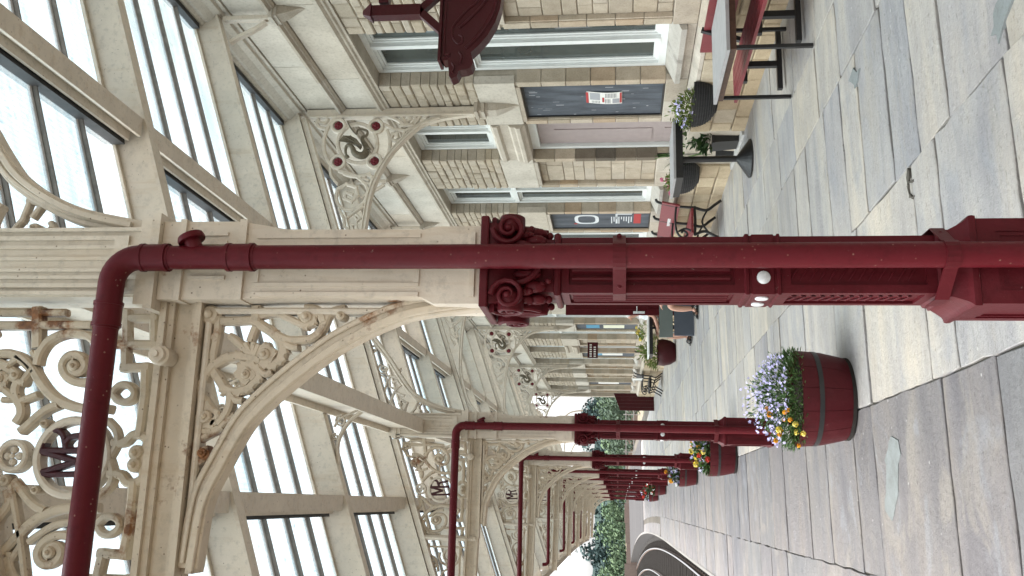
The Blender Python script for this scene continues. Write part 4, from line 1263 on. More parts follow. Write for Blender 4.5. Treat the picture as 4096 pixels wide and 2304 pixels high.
# -- glazed roof -------------------------------------------------------------
roof = world_thing('canopy_roof', 'sloping glazed platform canopy roof with cream rafters and pale panes', 'canopy', (.735, 20, 3.9))
RY = [CY[0] + S_ / 3 * i for i in range(-2, 3 * (N_COL - 1) + 1)]
RY = [y for y in RY if y > -6]
def rx(y):
    return -.00055 * max(0, y - 30) ** 2
for i, y in enumerate(RY):
    if any(abs(y - c) < .01 for c in CY):
        continue
    o = rafter_parts(roof, M['cream'], TIP, 4.26, 0)
    o.location = (rx(y), y, 0)
    # small bracket against the girder and at the wall
    q = MB()
    ribbon(q, [(.70, 3.53), (.64, 3.62), (.55, 3.70), (.42, 3.75), (.26, 3.735)], .024, .05, 0)
    ribbon(q, [(.69, 3.60), (.62, 3.74), (.55, 3.79)], .014, .03, 0)
    P = [(.60 + .05 * (1 - .8 * k / 20) * math.cos(.5 * k), 3.735 + .05 * (1 - .8 * k / 20) * math.sin(.5 * k)) for k in range(21)]
    ribbon(q, P, .014, .03, 0, raw=True)
    P = [(.47 + .03 * (1 - .8 * k / 20) * math.cos(.5 * k), 3.775 + .03 * (1 - .8 * k / 20) * math.sin(.5 * k)) for k in range(21)]
    ribbon(q, P, .012, .03, 0, raw=True)
    q.build('scroll_bracket', M['cream'], roof, loc=(rx(y), y, 0))
    if -1 < y < 38:
        q = MB()
        ribbon(q, [(4.17, 4.68), (4.10, 4.78), (4.03, 4.92), (3.98, 5.0)], .034, .06, 0)
        ribbon(q, [(4.21, 4.64), (4.21, 5.08)], .05, .06, 0, raw=True)
        q.build('wall_strut', M['cream'], roof, loc=(0, y, 0))
        q = MB()
        for z0, z1, d, hw in ((4.60, 4.635, .13, .09), (4.565, 4.60, .11, .08)):
            q.box(WX - d, WX + .02, -hw, hw, z0, z1)
        q.loft([[(WX - d, -hw, z), (WX - d, hw, z), (WX + .02, hw, z), (WX + .02, -hw, z)] for d, hw, z in ((.10, .075, 4.564), (.07, .06, 4.48), (.02, .03, 4.38), (.004, .01, 4.33))])
        q.build('corbel', M['ashlar'], roof, loc=(0, y, 0))
def GZ(x):
    return ZB(x) + .262
PUR = (2.20, -.04)
segs = ((4.26, 2.22), (2.14, -.02), (-.10, TIP + .02))
def lin(name, mat, prof, y0, y1):
    n = 1 if y1 < 31 else 6
    q = MB()
    ys = [y0 + (y1 - y0) * i / n for i in range(n + 1)]
    q.loft([[(x + rx(y), y, z) for x, z in prof] for y in ys])
    return q.build(name, mat, roof)
ROOFY0, ROOFY1 = RY[0], RY[-1] + .4
for ya, yb in list(zip(RY[:-1], RY[1:])):
    a, b = ya + .056, yb - .056
    for x in PUR:
        z = ZB(x)
        n1 = lin('purlin', M['cream'], [(x - .03, z + .05), (x + .03, z + .05), (x + .03, z + .20), (x - .03, z + .20)], a, b)
        lin('purlin_flange', M['cream'], [(x - .062, z + .03), (x + .055, z + .03), (x + .055, z + .05), (x - .062, z + .05)], a, b)
        lin('purlin_lip', M['cream'], [(x - .085, z + .105), (x - .031, z + .105), (x - .031, z + .135), (x - .085, z + .125)], a, b)
        lin('ventilation_gap', M['lead'], [(x - .11, z + .13), (x - .031, z + .15), (x - .031, z + .29), (x - .11, z + .26)], a, b)  # solid dark strip stands in for the shadow in the ventilation gap
    lin('wall_flashing', M['lead'], [(4.10, ZB(4.1) + .20), (4.30, ZB(4.3) + .16), (4.30, ZB(4.3) + .30), (4.10, ZB(4.1) + .30)], a, b)  # dark strip stands in for the shadowed gap between glass and wall top
for ya, yb in zip(CY[:-1], CY[1:]):
    for prof, nm in (([(.66, 3.50), (.80, 3.50), (.80, 3.525), (.66, 3.525)], 'girder_flange'), ([(.71, 3.525), (.755, 3.525), (.755, 3.86), (.71, 3.86)], 'girder'), ([(.66, 3.86), (.80, 3.86), (.80, 3.885), (.66, 3.885)], 'girder_flange')):
        q = MB()
        xa, xb = rx(ya), rx(yb)
        q.loft([[(x + xa, ya + .092, z) for x, z in prof], [(x + xb, yb - .092, z) for x, z in prof]])
        q.build(nm, M['cream'], roof)
for ya, yb in zip(RY[:-1], RY[1:]):
    lin('eave_gutter', M['cream'], [(TIP - .16, 3.14), (TIP - .02, 3.14), (TIP - .02, 3.30), (TIP - .04, 3.30), (TIP - .04, 3.16), (TIP - .14, 3.16), (TIP - .14, 3.28), (TIP - .16, 3.28)], ya + .003, yb - .003)
NPAN = 5
far_pane = MB()
far_bar = MB()
pane_me = {}
bar_me = {}
npane = 0
for gi, (ya, yb) in enumerate(zip(RY[:-1], RY[1:])):
    w_ = (yb - ya) / NPAN
    for si, (xa, xb) in enumerate(segs):
        dz = (0, -.012, -.024)[si]
        for j in range(NPAN):
            y0 = ya + j * w_
            if si not in pane_me:
                q = MB()
                q.loft([[(x, .016, GZ(x) + dz), (x, w_ - .016, GZ(x) + dz), (x, w_ - .016, GZ(x) + dz + .006), (x, .016, GZ(x) + dz + .006)] for x in (xa, xb)])
                pane_me[si] = q.mesh('pane', M['roofglass'])
                q = MB()
                for (h0, h1, hw, mt) in ((-.034, -.008, .0055, 0), (-.008, .020, .0095, 0)):
                    q.loft([[(x, -hw, GZ(x) + dz + h0), (x, hw, GZ(x) + dz + h0), (x, hw, GZ(x) + dz + h1), (x, -hw, GZ(x) + dz + h1)] for x in (xa, xb)])
                bar_me[si] = q.mesh('glazing_bar', M['glazbar'])
            npane += 1
            if npane <= 300:
                put('pane', pane_me[si], roof, (rx(y0), y0, 0))
                if j:
                    put('glazing_bar', bar_me[si], roof, (rx(y0), y0, 0))
            else:
                xo = rx(y0)
                far_pane.loft([[(x + xo, y0 + .016, GZ(x) + dz), (x + xo, y0 + w_ - .016, GZ(x) + dz), (x + xo, y0 + w_ - .016, GZ(x) + dz + .006), (x + xo, y0 + .016, GZ(x) + dz + .006)] for x in (xa, xb)])
                if j:
                    far_bar.loft([[(x + xo, y0 - .009, GZ(x) + dz - .03), (x + xo, y0 + .009, GZ(x) + dz - .03), (x + xo, y0 + .009, GZ(x) + dz + .02), (x + xo, y0 - .009, GZ(x) + dz + .02)] for x in (xa, xb)])
far_pane.build('far_panes', M['roofglass'], roof)['kind'] = 'stuff'
far_bar.build('far_glazing_bars', M['glazbar'], roof)['kind'] = 'stuff'
# ------------------------------------------------------------------ plants
def leafmat(name, a, b):
    m_, t, bs = newmat(name)
    c = ramp(t, rnd(t), [(0, a), (1, b)])
    t.links.new(c, bs.inputs['Base Color'])
    bs.inputs['Roughness'].default_value = .55
    bs.inputs['Specular IOR Level'].default_value = .3
    bs.inputs['Subsurface Weight'].default_value = 0
    return m_
M['leaf'] = leafmat('flower_leaves', (.035, .085, .025), (.11, .19, .055))
M['leaf2'] = leafmat('yellow_green_leaves', (.09, .14, .03), (.22, .27, .06))
M['leaf3'] = leafmat('dark_leaves', (.02, .05, .02), (.07, .12, .04))
M['lav'] = leafmat('lavender_petals', (.42, .38, .70), (.66, .62, .88))
M['orange'] = leafmat('orange_petals', (.62, .20, .01), (.80, .42, .02))
M['yellow'] = leafmat('yellow_petals', (.75, .55, .03), (.82, .70, .25))
M['redpet'] = leafmat('scarlet_petals', (.45, .02, .02), (.70, .06, .03))
M['pinkpet'] = leafmat('pink_petals', (.60, .10, .22), (.75, .30, .42))
M['violet'] = leafmat('violet_petals', (.06, .03, .22), (.60, .58, .72))
M['whitepet'] = leafmat('white_petals', (.75, .75, .74), (.85, .85, .80))
M['soil'] = plain('potting_soil', (.03, .022, .016), .95, .2, 0, .4, 40, .5)
RN = random.Random(21)
def leaf(mb, p, d, L, wd):
    p, d = Vector(p), Vector(d).normalized()
    s = d.cross(Vector((RN.uniform(-.3, .3), RN.uniform(-.3, .3), 1))).normalized() * wd / 2
    mid = p + d * L * .5 + Vector((0, 0, .12 * L))
    tip = p + d * L
    k = len(mb.v)
    mb.v += [tuple(p), tuple(mid + s), tuple(tip), tuple(mid - s)]
    mb.f.append((k, k + 1, k + 2, k + 3))
def star(mb, p, r, n=5, nrm=None):
    p = Vector(p)
    z = Vector(nrm or (RN.uniform(-.8, .8), RN.uniform(-1, .2), RN.uniform(.2, 1))).normalized()
    x = z.orthogonal().normalized()
    y = z.cross(x)
    for i in range(n):
        a = 2 * math.pi * i / n + RN.uniform(-.2, .2)
        d = x * math.cos(a) + y * math.sin(a)
        s = z.cross(d) * r * .34
        k = len(mb.v)
        mb.v += [tuple(p), tuple(p + d * r * .6 + s), tuple(p + d * r + z * r * .12), tuple(p + d * r * .6 - s)]
        mb.f.append((k, k + 1, k + 2, k + 3))
def pompom(mb, p, r):
    for i in range(34):
        z = Vector((RN.gauss(0, 1), RN.gauss(0, 1), RN.gauss(0, 1) * .8 + .25)).normalized()
        c = Vector(p) + z * r * RN.uniform(.55, .8)
        x = z.orthogonal().normalized()
        s = z.cross(x)
        k = len(mb.v)
        h = r * .38
        mb.v += [tuple(c - x * h), tuple(c + s * h + z * h * .5), tuple(c + x * h), tuple(c - s * h + z * h * .5)]
        mb.f.append((k, k + 1, k + 2, k + 3))
def dome(cx, cy, cz, rx_, ry_, h):
    """a random point in an uneven mound"""
    a = RN.uniform(0, 2 * math.pi)
    r = math.sqrt(RN.uniform(0, 1))
    u = RN.uniform(.0, 1) ** .6
    hh = h * (1 - .75 * r * r) * (1 + .18 * math.sin(3 * a + cx * 7))
    return Vector((cx + rx_ * r * math.cos(a), cy + ry_ * r * math.sin(a), cz + hh * u)), a, r, u
def mound(name, label, loc, rx_, ry_, h, nleaf, flowers, lm='leaf', L=(.03, .06), W=.012, cat='flowers', group=None, z0=0, stray=0):
    t = thing(name, label, cat, loc, group=group)
    lv = MB()
    for i in range(nleaf):
        p, a, r, u = dome(0, 0, z0, rx_, ry_, h)
        d = Vector((math.cos(a) * (.3 + r), math.sin(a) * (.3 + r), RN.uniform(-.1, 1.2))) + Vector((RN.uniform(-.6, .6), RN.uniform(-.6, .6), RN.uniform(-.3, .3)))
        leaf(lv, p, d, RN.uniform(*L), W * RN.uniform(.7, 1.5))
    for i in range(stray):
        a = RN.uniform(0, 6.28)
        b = Vector((rx_ * .8 * math.cos(a), ry_ * .8 * math.sin(a), z0 + h * .2))
        tip = b + Vector((math.cos(a) * .10, math.sin(a) * .10, RN.uniform(.0, .12)))
        lv.tube([b, (b + tip) / 2 + Vector((0, 0, .03)), tip], [.002, .0018, .001], 4)
        for j in range(7):
            leaf(lv, b + (tip - b) * (j + 2) / 9 + Vector((0, 0, .015)), (RN.uniform(-1, 1), RN.uniform(-1, 1), .5), .025, .010)
    lv.build('foliage', M[lm], t)['kind'] = 'stuff'
    for fm, kind, n, size, sel in flowers:
        fb = MB()
        for i in range(n):
            for _ in range(60):
                p, a, r, u = dome(0, 0, z0, rx_ * 1.14, ry_ * 1.14, h * 1.18)
                if u > .55 and sel(p.x / rx_, p.y / ry_, (p.z - z0) / h):
                    break
            if kind == 'star':
                star(fb, p, size * RN.uniform(.8, 1.2))
            else:
                pompom(fb, p, size * RN.uniform(.8, 1.2))
        fb.build({'lav': 'lavender_flowers', 'orange': 'orange_blooms', 'yellow': 'yellow_blooms', 'redpet': 'red_blooms', 'pinkpet': 'pink_blooms', 'violet': 'violet_blooms', 'whitepet': 'white_blooms'}[fm], M[fm], t)['kind'] = 'stuff'
    return t
anyw = lambda x, y, z: True

# ------------------------------------------------------------------ half-barrel planters
M['tub'] = painted_iron('tub_paint', (.070, .0065, .010), (.03, .006, .008), .0, .55, .2, (.10, .022, .026))
def make_barrel():
    t = thing('half_barrel', '', 'planter')
    H, r0, r1 = .335, .262, .315
    for i in range(13):
        a0, a1 = 2 * math.pi * i / 13 + .004, 2 * math.pi * (i + 1) / 13 - .004
        q = MB()
        loops = []
        for z in (.0, .05, .17, .29, H):
            f = z / H
            ro = r0 + (r1 - r0) * f + .014 * math.sin(math.pi * f)
            loops.append([(rr * math.cos(a), rr * math.sin(a), z + .003) for rr, a in ((ro, a0), (ro + .003, a0 * .67 + a1 * .33), (ro + .003, a0 * .33 + a1 * .67), (ro, a1), (ro - .022, a1), (ro - .022, a0))])
        q.loft(loops)
        q.build('stave', M['tub'], t, smooth=True)
    for z, hh in ((.222, .030), (.10, .0)):
        if hh:
            f = z / H
            ro = r0 + (r1 - r0) * f + .014 * math.sin(math.pi * f)
            q = MB()
            q.lathe([(ro - .01, -hh / 2), (ro + .0035, -hh / 2), (ro + .0055, hh / 2), (ro - .01, hh / 2)], 40, 0, 0, z)
            q.build('hoop', M['black'], t, smooth=True)
    q = MB()
    q.lathe([(r0 + .012, .0), (r0 + .012, .022), (r0 - .02, .022)], 32, 0, 0, 0)
    q.build('base_rim', M['sleeper'], t, smooth=True)
    q = MB()
    q.lathe([(r1 - .03, .27), (r1 - .03, .30), (.1, .31), (.01, .312)], 24, 0, 0, 0)
    q.build('soil', M['soil'], t)
    return t
bar0 = make_barrel()
BARS = [(.72, 6.36, 'dark red half barrel with one black hoop in the foreground, full of lavender flowers'), (.70, 12.45, 'dark red half barrel just behind the second column, with orange and violet flowers'),
        (.68, 18.45, 'dark red half barrel behind the third column, with violet pansies'), (.62, 30.3, 'distant dark red half barrel with scarlet geraniums'), (.45, 36.1, 'farthest dark red half barrel along the column row')]
for i, (x, y, lab) in enumerate(BARS):
    b = bar0 if i == 0 else copy_tree(bar0)
    b.location = (x, y, fl(x) + .008)
    b.rotation_euler[2] = i * .7
    tag(b, lab, 'planter', 'half-barrel planters')
zb = lambda x: fl(x) + .30
mound('bedding_plants', 'lavender lobelia with orange marigolds in the nearest half barrel', (.72, 6.36, zb(.72)), .32, .31, .31, 2600,
      [('lav', 'star', 520, .0110, lambda x, y, z: z > .45), ('orange', 'pom', 10, .019, lambda x, y, z: x < -.25 and y < 0 and z > .15), ('yellow', 'pom', 4, .022, lambda x, y, z: x < -.45 and y < -.1)], 'leaf', (.025, .055), .011, group='planted half barrels', stray=9)
mound('bedding_plants', 'orange and violet pansies with red blooms in the second half barrel', (.70, 12.45, zb(.70)), .27, .27, .24, 500,
      [('orange', 'pom', 7, .045, lambda x, y, z: x > -.2 and z > .5), ('lav', 'star', 26, .030, lambda x, y, z: z > .4), ('yellow', 'pom', 4, .04, lambda x, y, z: x < 0), ('redpet', 'pom', 4, .035, lambda x, y, z: y < 0)], 'leaf', (.05, .09), .03, group='planted half barrels')
mound('bedding_plants', 'violet pansies in the third half barrel', (.68, 18.45, zb(.68)), .27, .27, .24, 300,
      [('violet', 'star', 26, .045, anyw), ('orange', 'pom', 2, .05, anyw), ('whitepet', 'star', 6, .04, anyw)], 'leaf3', (.06, .1), .035, group='planted half barrels')
mound('bedding_plants', 'scarlet geraniums in the fourth half barrel far along the platform', (.62, 30.3, zb(.62)), .27, .27, .36, 240,
      [('redpet', 'pom', 9, .07, anyw), ('whitepet', 'star', 5, .05, anyw)], 'leaf3', (.07, .11), .05, group='planted half barrels')
mound('bedding_plants', 'small red and violet flowers in the farthest half barrel', (.45, 36.1, zb(.45)), .26, .26, .3, 160,
      [('redpet', 'pom', 6, .06, anyw), ('violet', 'star', 10, .05, anyw)], 'leaf3', (.07, .11), .05, group='planted half barrels')

# ------------------------------------------------------------------ boards, posters and signs on the wall
def poster_board(name, label, mat, y0, y1, z0, z1, x=WX + .05, cat='board'):
    o = MB().box(x, x + .014, y0, y1, z0, z1).build(name, M[mat])
    return tag(o, label, cat)
def print_mat(name, col):
    return plain(name, col, .6, .3, 0, .05, 30)
M['paper'] = print_mat('newsprint', (.78, .76, .72))
M['ink'] = print_mat('printed_grey', (.16, .16, .18))
M['inkmid'] = print_mat('printed_photo_grey', (.36, .36, .38))
M['inkred'] = print_mat('printed_red', (.42, .05, .05))
M['chalkwhite'] = print_mat('chalk_white', (.70, .72, .74))
M['blue'] = print_mat('poster_blue', (.10, .30, .45))
M['cream_print'] = print_mat('poster_cream', (.75, .74, .58))
e0 = E0 + .125
pw = P_ - OW - .248
def on_wall(parent, mat, name, items, x):
    """flat print: (y from left edge seen by the viewer, z, w, h)"""
    q = MB()
    for (y, z, wy, hz) in items:
        q.box(x - .0012, x + .001, y, y + wy, z, z + hz)
    return q.build(name, M[mat], parent)
# the first chalkboard with a sheet of newspaper
cb = thing('chalkboard', 'large blue-grey chalkboard with a newspaper cutting, beside the tall window', 'chalkboard', (WX + .045, e0, 1.02))
q = MB().box(0, .014, .012, pw - .012, .012, 1.52)
q.build('board', M['chalk'], cb)
q = MB()
for a, b, c, d in ((0, .02, 0, 1.53), (pw - .02, pw, 0, 1.53)):
    q.box(-.012, .012, a, b, c, d)
q.box(-.012, .012, .02, pw - .02, 0, .02)
q.box(-.012, .012, .02, pw - .02, 1.51, 1.53)
q.build('frame', M['black'], cb)
q = MB()
RC = random.Random(5)
for i in range(26):
    y, z = RC.uniform(.05, .85), RC.uniform(.08, 1.45)
    q.box(-.0011, .0, y, y + RC.uniform(.004, .018), z, z + RC.uniform(.02, .09))
q.build('chalk_marks', M['inkmid'], cb)
np_ = world_thing('newspaper_cutting', 'white newspaper page with photographs pinned to the chalkboard', 'newspaper', (WX + .04, 9.45, 1.5))
q = MB()
x = WX + .040
P = []
for i in range(9):
    f = i / 8
    z = 1.47 + .42 * f
    dx = -.010 * math.sin(f * math.pi * 1.3) - .006 * (1 - f)
    P.append([(x + dx, 9.30 + .004 * math.sin(f * 5), z), (x + dx, 9.595 - .012 * f, z), (x + dx + .0015, 9.595 - .012 * f, z), (x + dx + .0015, 9.30 + .004 * math.sin(f * 5), z)])
q.loft(P)
q.build('sheet', M['paper'], np_)
def np_print(nm, mat, items):
    q = MB()
    for (y, z, wy, hz) in items:
        n = 4
        for i in range(n):
            za, zb_ = z + hz * i / n, z + hz * (i + 1) / n
            def dx(zz):
                f = (zz - 1.47) / .42
                return -.010 * math.sin(f * math.pi * 1.3) - .006 * (1 - f) - .0022
            q.quad((x + dx(za), y, za), (x + dx(za), y + wy, za), (x + dx(zb_), y + wy, zb_), (x + dx(zb_), y, zb_))
    q.build(nm, M[mat], np_)
np_print('photograph', 'inkmid', [(9.32, 1.71, .17, .11)])
np_print('photograph', 'inkmid', [(9.455, 1.50, .115, .075)])
np_print('headline', 'inkred', [(9.31, 1.835, .27, .028), (9.31, 1.474, .26, .022), (9.42, 1.665, .12, .022)])
np_print('text', 'ink', [(9.325 + .0 * i, 1.535 + .016 * i, .105, .006) for i in range(8)] + [(9.46, 1.60 + .016 * i, .11, .006) for i in range(4)] + [(9.51, 1.715 + .016 * i, .06, .006) for i in range(6)])
# second board: chalk-drawn menu
e2 = E0 + 2 * P_ + .125
b2 = thing('menu_board', 'dark menu board with white chalk drawings and a red corner, above the maroon bench', 'menu board', (WX + .045, e2, 1.02))
MB().box(0, .014, .012, pw - .012, .012, 1.52).build('board', M['chalk'], b2)
q = MB()
for a, b, c, d in ((0, .02, 0, 1.53), (pw - .02, pw, 0, 1.53)):
    q.box(-.012, .012, a, b, c, d)
q.box(-.012, .012, .02, pw - .02, 0, .02)
q.box(-.012, .012, .02, pw - .02, 1.51, 1.53)
q.build('frame', M['black'], b2)
def arc_ring(mb, cy, cz, ry, rz, wd, x=-.002):
    n = 26
    for i in range(n):
        a, b = 2 * math.pi * i / n, 2 * math.pi * (i + 1) / n
        sup = lambda t, r: r * (abs(math.cos(t)) ** .6) * (1 if math.cos(t) >= 0 else -1)
        sus = lambda t, r: r * (abs(math.sin(t)) ** .6) * (1 if math.sin(t) >= 0 else -1)
        mb.quad((x, cy + sup(a, ry), cz + sus(a, rz)), (x, cy + sup(b, ry), cz + sus(b, rz)), (x, cy + sup(b, ry - wd), cz + sus(b, rz - wd)), (x, cy + sup(a, ry - wd), cz + sus(a, rz - wd)))
q = MB()
arc_ring(q, .40, .98, .23, .19, .055)
q.build('chalk_oval', M['chalkwhite'], b2)
q = MB()
q.box(-.0022, -.001, .15, .62, .50, .53)
q.box(-.0022, -.001, .12, .16, .28, .53)
for i in range(9):
    q.box(-.0022, -.001, .27, .27 + RC.uniform(.12, .38), .28 + .038 * i, .295 + .038 * i)
q.build('chalk_drawing', M['chalkwhite'], b2)
q = MB()
q.box(-.0022, -.001, .14, .62, .14, .25)
q.lathe([(.03, -.0012), (.03, .0)], 14, -.001, .62, 1.16, 'x')
q.build('red_label', M['inkred'], b2)
for lab, k, items in (('notice board with blue and cream posters, by the fourth wall bracket', 6, (('blue', .30, .95, .40, .33), ('cream_print', .30, .33, .40, .52))),
                      ('farther notice board with a tall pale poster', 8, (('paper', .30, .35, .36, .95), ('blue', .33, .95, .3, .2))),
                      ('distant notice board with a single white sheet', 11, (('paper', .25, .45, .5, .75),))):
    e = E0 + k * P_ + .125
    nb = thing('notice_board', lab, 'notice board', (WX + .045, e, 1.02), group='notice boards on the wall')
    MB().box(0, .014, .012, pw - .012, .012, 1.52).build('board', M['chalk'], nb)
    for j, (mt, y, z, wy, hz) in enumerate(items):
        MB().box(-.003 - .0015 * j, -.0005, y, y + wy, z, z + hz).build('poster', M[mt], nb)
# projecting door sign
sg = thing('projecting_sign', 'small maroon sign projecting from the wall, two lines of white lettering', 'sign', (4.0, 25.0, 2.05))
MB().box(-.14, .29, -.012, .012, 0, .28).build('sign_plate', M['darkred'], sg)
q = MB()
for i, n in enumerate((6, 5)):
    for j in range(n):
        q.box(-.11 + j * .062, -.075 + j * .062, -.0145, -.0125, .165 - .11 * i, .225 - .11 * i)
q.build('lettering', M['paper'], sg)

# ------------------------------------------------------------------ red door leaf standing open
dl = world_thing('open_door', 'panelled maroon door leaf standing open across the platform wall', 'door', (4.3, 17.65, .12))
q = MB()
q.box(3.56, 4.36, 17.60, 17.645, .30, 2.52)
for xa, xb in ((3.66, 3.92), (4.0, 4.26)):
    for za, zb_ in ((.45, .95), (1.1, 1.55), (1.7, 2.38)):
        for r_ in ((xa, xb, za, za + .02), (xa, xb, zb_ - .02, zb_), (xa, xa + .02, za + .02, zb_ - .02), (xb - .02, xb, za + .02, zb_ - .02)):
            q.box(r_[0], r_[1], 17.588, 17.601, r_[2], r_[3])
q.build('leaf', M['red'], dl)
MB().box(3.56, 4.36, 17.594, 17.645, .10, .30).build('kick_plate', M['bronze'], dl)
q = MB()
q.box(3.585, 3.63, 17.585, 17.60, 1.0, 1.22)
q.tube([(3.607, 17.59, 1.15), (3.607, 17.55, 1.15), (3.72, 17.55, 1.15)], .009, 8)
q.build('handle', M['reflector'], dl)

# ------------------------------------------------------------------ furniture
def bars(mb, L, wd):
    for a, b in L:
        mb.bar(a, b, wd)
# tall cafe table with a ribbed round foot
tb = world_thing('cafe_table', 'tall cafe table, pale top on a black post and ribbed round foot', 'table', (3.72, 9.7, fl(3.72)))
MB().box(3.36, 4.04, 9.36, 10.04, .905, .93).build('table_top', M['greywood'], tb)
q = MB()
q.box(3.375, 4.025, 9.375, 9.40, .83, .903)
q.box(3.375, 4.025, 10.0, 10.025, .83, .903)
q.box(3.375, 3.40, 9.40, 10.0, .83, .903)
q.box(4.0, 4.025, 9.40, 10.0, .83, .903)
q.build('apron', M['black'], tb)
MB().tube([(3.70, 9.70, .16), (3.70, 9.70, .88)], .034, 16).build('post', M['black'], tb, smooth=True)
q = MB()
pr = [(.21, 0.0)]
for i in range(9):
    r_ = .21 - i * .019
    pr += [(r_, .012 + i * .014), (r_ - .006, .020 + i * .014), (r_ - .013, .016 + i * .014)]
pr.append((.03, .15))
q.lathe(pr, 32, 3.70, 9.70, fl(3.7) + .008)
q.build('ribbed_foot', M['black'], tb, smooth=False)
# low table on black steel legs
tx = world_thing('low_table', 'grey-topped low table on thin black steel legs, right of the tall table', 'table', (3.6, 6.9, fl(3.6)))
MB().box(3.32, 4.02, 6.45, 7.42, .685, .712).build('table_top', M['greywood'], tx)
q = MB()
for a, b, c, d in ((3.34, 4.0, 6.47, 6.51), (3.34, 4.0, 7.36, 7.40), (3.34, 3.38, 6.51, 7.36), (3.96, 4.0, 6.51, 7.36)):
    q.box(a, b, c, d, .635, .683)
q.build('frame', M['brownwood'], tx)
for (x, y) in ((3.36, 6.49), (3.36, 7.38), (3.98, 6.49), (3.98, 7.38)):
    MB().box(x - .014, x + .014, y - .0135, y + .0135, fl(x) + .006, .634).build('leg', M['black'], tx)
# slatted bench along the wall under the table
sb = world_thing('slatted_bench', 'maroon slatted bench with black frame against the wall behind the low table', 'bench', (3.8, 6.9, fl(3.8)))
for i in range(4):
    MB().box(3.60 + i * .088, 3.68 + i * .088, 5.3, 8.02, .435 + .001 * i, .462 + .001 * i).build('seat_slat', M['benchred'], sb)
MB().box(4.10, 4.125, 5.3, 8.0, .63, .76).build('back_rail', M['benchred'], sb)
MB().box(4.105, 4.13, 5.3, 7.9, .52, .60).build('back_rail', M['benchred'], sb)
for y in (5.6, 6.75, 7.60):
    q = MB()
    q.box(3.53, 4.10, y - .025, y + .025, fl(3.8) + .02, fl(3.8) + .062)
    q.box(3.74, 3.79, y - .0235, y + .0235, fl(3.8) + .063, .40)
    q.box(3.60, 4.0, y - .024, y + .024, .40, .434)
    q.bar((4.0, y, .42), (4.115, y, .78), .04)
    q.build('leg_frame', M['black'], sb)
# cast-iron bench with maroon planks
ib = world_thing('iron_bench', 'maroon plank bench with curly black cast-iron ends below the menu board', 'bench', (3.9, 13.0, fl(3.9)))
def iron_bench(t, x0, ya, yb, mat, z0):
    for j in range(3):
        MB().box(x0 + .02 + j * .12, x0 + .13 + j * .12, ya, yb, z0 + .40, z0 + .43).build('seat_plank', M[mat], t)
    q = MB()
    q.loft([[(x0 + .40, y, z0 + .58), (x0 + .425, y, z0 + .58), (x0 + .475, y, z0 + .82), (x0 + .45, y, z0 + .82)] for y in (ya, yb)])
    q.build('back_plank', M[mat], t)
    for y in (ya + .08, (ya + yb) / 2, yb - .08):
        q = MB()
        rb = lambda P, wd: ribbon(q, P, wd, .028, y)
        rb([(x0 + .40, z0 + .36), (x0 + .42, z0 + .60), (x0 + .48, z0 + .86), (x0 + .53, z0 + .90)], .034)
        rb([(x0 + .42, z0 + .38), (x0 + .2, z0 + .37), (x0 - .0, z0 + .38)], .034)
        rb([(x0 + .02, z0 + .37), (x0 + .06, z0 + .25), (x0 + .0, z0 + .12), (x0 - .06, z0 + .02), (x0 - .09, z0 + .016)], .036)
        rb([(x0 + .40, z0 + .37), (x0 + .36, z0 + .22), (x0 + .44, z0 + .10), (x0 + .50, z0 + .018)], .036)
        rb([(x0 + .46, z0 + .62), (x0 + .25, z0 + .64), (x0 + .05, z0 + .62), (x0 - .03, z0 + .54), (x0 + .02, z0 + .48), (x0 + .07, z0 + .53), (x0 + .04, z0 + .56)], .028)
        rb([(x0 + .06, z0 + .60), (x0 + .10, z0 + .50), (x0 + .04, z0 + .39)], .024)
        rb([(x0 + .05, z0 + .2), (x0 + .2, z0 + .28), (x0 + .37, z0 + .2)], .022)
        q.build('end_frame', M['black'], t)
iron_bench(ib, 3.60, 12.25, 13.95, 'benchred', fl(3.9) + .006)
q = MB()
q.box(4.018, 4.024, 12.9, 13.25, .74, .80)
pl_ = q.build('name_plate', M['reflector'], ib)
ib2 = world_thing('iron_bench', 'distant black cast-iron bench with a white notice on its back', 'bench', (3.9, 30.3, fl(3.9)))
iron_bench(ib2, 3.60, 29.5, 31.0, 'black', fl(3.9) + .006)
MB().box(3.90, 3.915, 29.46, 29.9, .72, 1.05).build('notice', M['paper'], ib2)
# wall planters
def hayrack(t, cx, ya, yb, ztop, zbot):
    q = MB()
    n = 14
    loops = []
    for f in (0, .2, .4, .6, .8, 1):
        z = ztop + (zbot - ztop) * f
        sc = math.sqrt(max(.0, 1 - (f * .97) ** 2))
        hw = (yb - ya) / 2 * (.30 + .70 * sc)
        dp = .26 * (.35 + .65 * sc)
        ring = []
        for k in range(n + 1):
            a = math.pi * k / n
            ring.append((cx - dp * math.sin(a), (ya + yb) / 2 - hw * math.cos(a), z))
        loops.append(ring)
    q.loft(loops)
    q.build('liner', M['blackplastic'], t)
    q = MB()
    for j, lp in enumerate(loops):
        for g_ in (0, .5):
            l2 = loops[min(j + 1, 5)]
            P = [(a[0] * (1 - g_) + b[0] * g_ - .004, a[1] * (1 - g_) + b[1] * g_, a[2] * (1 - g_) + b[2] * g_) for a, b in zip(lp, l2)]
            q.tube(P, .006, 6)
    q.build('wicker', M['black'], t)
w1 = world_thing('wall_planter', 'black wicker wall planter with lavender flowers beneath the chalkboard', 'planter', (4.16, 9.13, .6), group='black wall planters')
hayrack(w1, 4.155, 8.72, 9.55, .75, .50)
w2 = world_thing('wall_planter', 'black wicker wall planter with pink flowers, partly behind the tall table', 'planter', (4.16, 11.3, .6), group='black wall planters')
hayrack(w2, 4.155, 10.92, 11.75, .75, .50)
